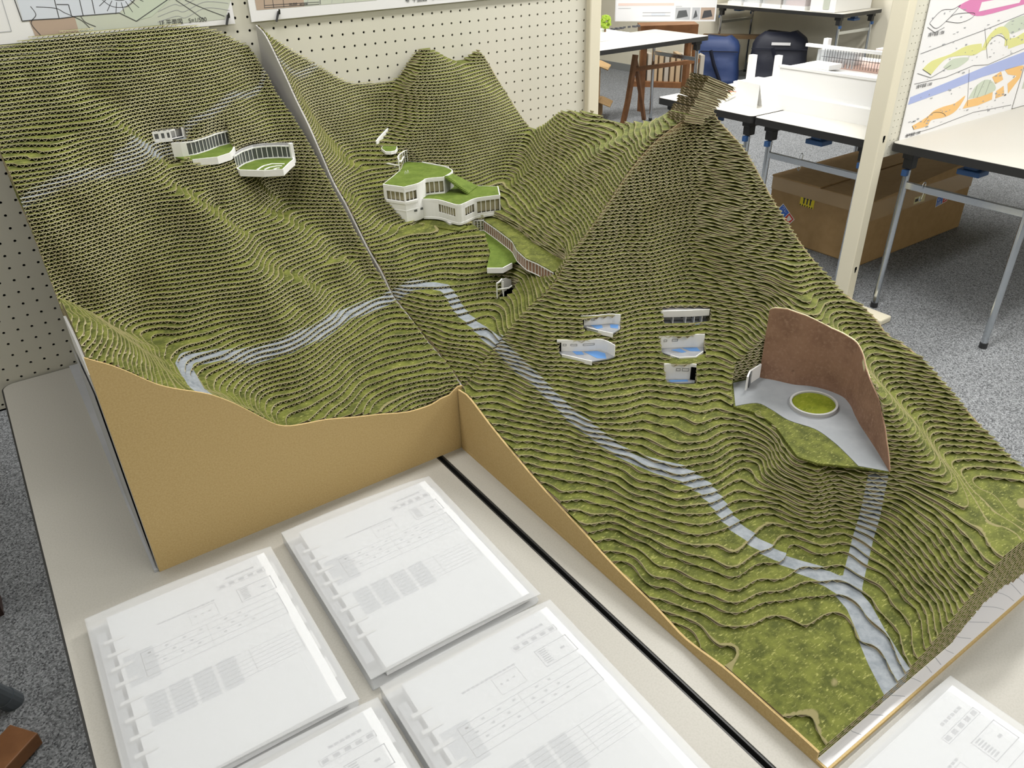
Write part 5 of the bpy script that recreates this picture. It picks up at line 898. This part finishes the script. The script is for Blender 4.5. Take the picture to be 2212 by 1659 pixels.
# navy bags
def bag(lbl,x,y,rx,h,lean,m_,rot,strap=True,labelm=False):
    b=empty('nylon_bag',(x,y,-ZF),lbl,'bag','navy nylon bags by the wall'); c,s=math.cos(rot),math.sin(rot); mb_=MB(); n=14; lv=9
    base=len(mb_.v)
    for j in range(lv+1):
        t=j/lv; sc=1-.10*t-.35*max(0,t-.85)/.15; z=-ZF+h*t
        for k in range(n):
            a=2*math.pi*k/n; ca,sa=math.cos(a),math.sin(a); q=.55
            u_=rx*sc*abs(ca)**q*math.copysign(1,ca); v_=4.2*sc*abs(sa)**q*math.copysign(1,sa)+lean*t+.35*math.sin(5*t*3+k); u_+=.3*math.sin(k*2.1+t*8)
            mb_.v.append((x+u_*c-v_*s,y+u_*s+v_*c,z+.4*math.sin(k*1.7)*t))
    for j in range(lv):
        for k in range(n): a=base+j*n+k; b2=base+j*n+(k+1)%n; mb_.f.append((a,b2,b2+n,a+n)); mb_.m.append(0)
    mb_.f.append(tuple(base+lv*n+k for k in range(n))); mb_.m.append(0); mb_.f.append(tuple(base+k for k in range(n))[::-1]); mb_.m.append(0)
    mb_.build('body',m_,b,smooth=True)
    Ml=lambda p:(x+p[0]*c-p[1]*s,y+p[0]*s+p[1]*c,-ZF+p[2])
    if strap: MB().tube([Ml((-rx*.2,-4.6,h*.75)),Ml((0,-5.2,h*.45)),Ml((rx*.3,-5.0,h*.1))],.7,4).build('strap',m_navyd,b)
    MB().box(-rx*.9,rx*.9,-4.7+lean*.7,-4.3+lean*.7,h*.70,h*.72,Ml).build('flap_seam',m_navyd,b)
    if labelm: MB().box(-3.0,4.0,-4.6+lean*.72,-4.4+lean*.72,h*.78,h*.83,Ml).build('white_label',m_poster,b)
    return b
ra=-.95
bag('blue-navy nylon bag leaning in front of the darker bag by the table leg',229,160,9.5,17.5,3,m_navy,ra)
bag('almost black navy nylon bag with a white label against the back wall',242,140,11.5,19.5,4,m_navyd,ra,labelm=True)
o=MB().prism([(232,171),(246,152),(250,155),(236,174)],-36.5,-35.2).build('brown_blanket',mat('brown_felt',(.10,.06,.025),.9),None,org=(240,162,-36)); tag(o,'folded dark brown cloth lying across the top of the bags','cloth')
# cartons beside the first post
for (z0,z1,dx,l) in ((-ZF,-46.4,1.5,'open brown carton on the floor, bottom of the stack beside the post'),(-46.4,-34.5,0,'crushed brown carton on top of the stack beside the post')):
    b=empty('carton',(152+dx,148,z0),l,'carton','brown cartons stacked beside the post')
    q_=[(140+dx,151),(149+dx,140),(157+dx,147),(148+dx,158)]
    MB().prism(q_,z0,z1).build('body',m_kraftbox,b)
    MB().prism([(149+dx,139.9),(152+dx,137.5),(159.5+dx,144.5),(157+dx,147)],[z1-.2,z1-1.8,z1-1.8,z1-.2],[z1,z1-1.5,z1-1.5,z1]).build('flap',m_kraftbox,b)
# crates on the far table
for k,(y,d,c_) in enumerate(((160,6.5,m_clear),(151,7.5,m_clear),(141,8.5,mat('tan_contents',(.45,.36,.27),.7)),(130,10,mat('pink_contents',(.60,.42,.42),.7)))):
    b=empty('storage_crate',(246,y+3,TZ),('clear plastic crate at the left end of the far table','clear plastic crate, second from left on the far table','clear crate with tan contents on the far table','clear crate with pinkish contents on the far table')[k],'crate','crates on the far table')
    MB().box(240.5,254,y,y+d,TZ+.1,TZ+9).build('bin',m_clear,b); MB().box(241.2,253,y+.7,y+d-.7,TZ+.5,TZ+7).build('contents',(m_white,m_white,c_,c_)[k],b); MB().box(240.2,254.3,y-.2,y+d+.2,TZ,TZ+1.2).build('base_rim',m_white,b)
b=empty('storage_crate',(250,122,TZ),'long white plastic crate at the right of the crates on the far table','crate','crates on the far table')
MB().box(239.5,261,116.5,127,TZ+.1,TZ+11).build('bin',m_white,b); MB().box(239.3,239.5,119,121.5,TZ+1,TZ+9).build('front_label',m_psage,b)
# chair-like pieces at the lower left of the floor
o=MB().tube([(-44.5,-8.0,-40),(-41.4,-5.2,-50.9)],.85,16).tube([(-41.4,-5.2,-50.9),(-41.0,-4.9,-ZF)],.95,16).build('steel_leg',mat('dull_grey_steel',(.14,.16,.18),.35,.6),None,org=(-41,-5,-ZF)); tag(o,'dull grey steel tube leg with black foot at the left photo edge','furniture leg')
M7=lambda p:(-40.4+p[0]*.62+p[1]*.78,-10.2+p[0]*-.78+p[1]*.62,-ZF+p[2])
o=MB().box(-1.5,1.5,-9.0,0.2,.2,1.6,M7).build('wooden_beam',m_wood,None,bevel=.1,org=(-43,-14,-ZF)); tag(o,'flat brown wooden foot beam on the carpet at the lower left corner','furniture foot')
o=MB().box(-43,-40.6,7.5,10.5,-ZF,-51.0).build('dark_foot',mat('dark_red_brown',(.03,.012,.008),.5),None,org=(-42,9,-ZF)); tag(o,'small dark brown wooden foot at the left photo edge, above the steel leg','furniture foot')
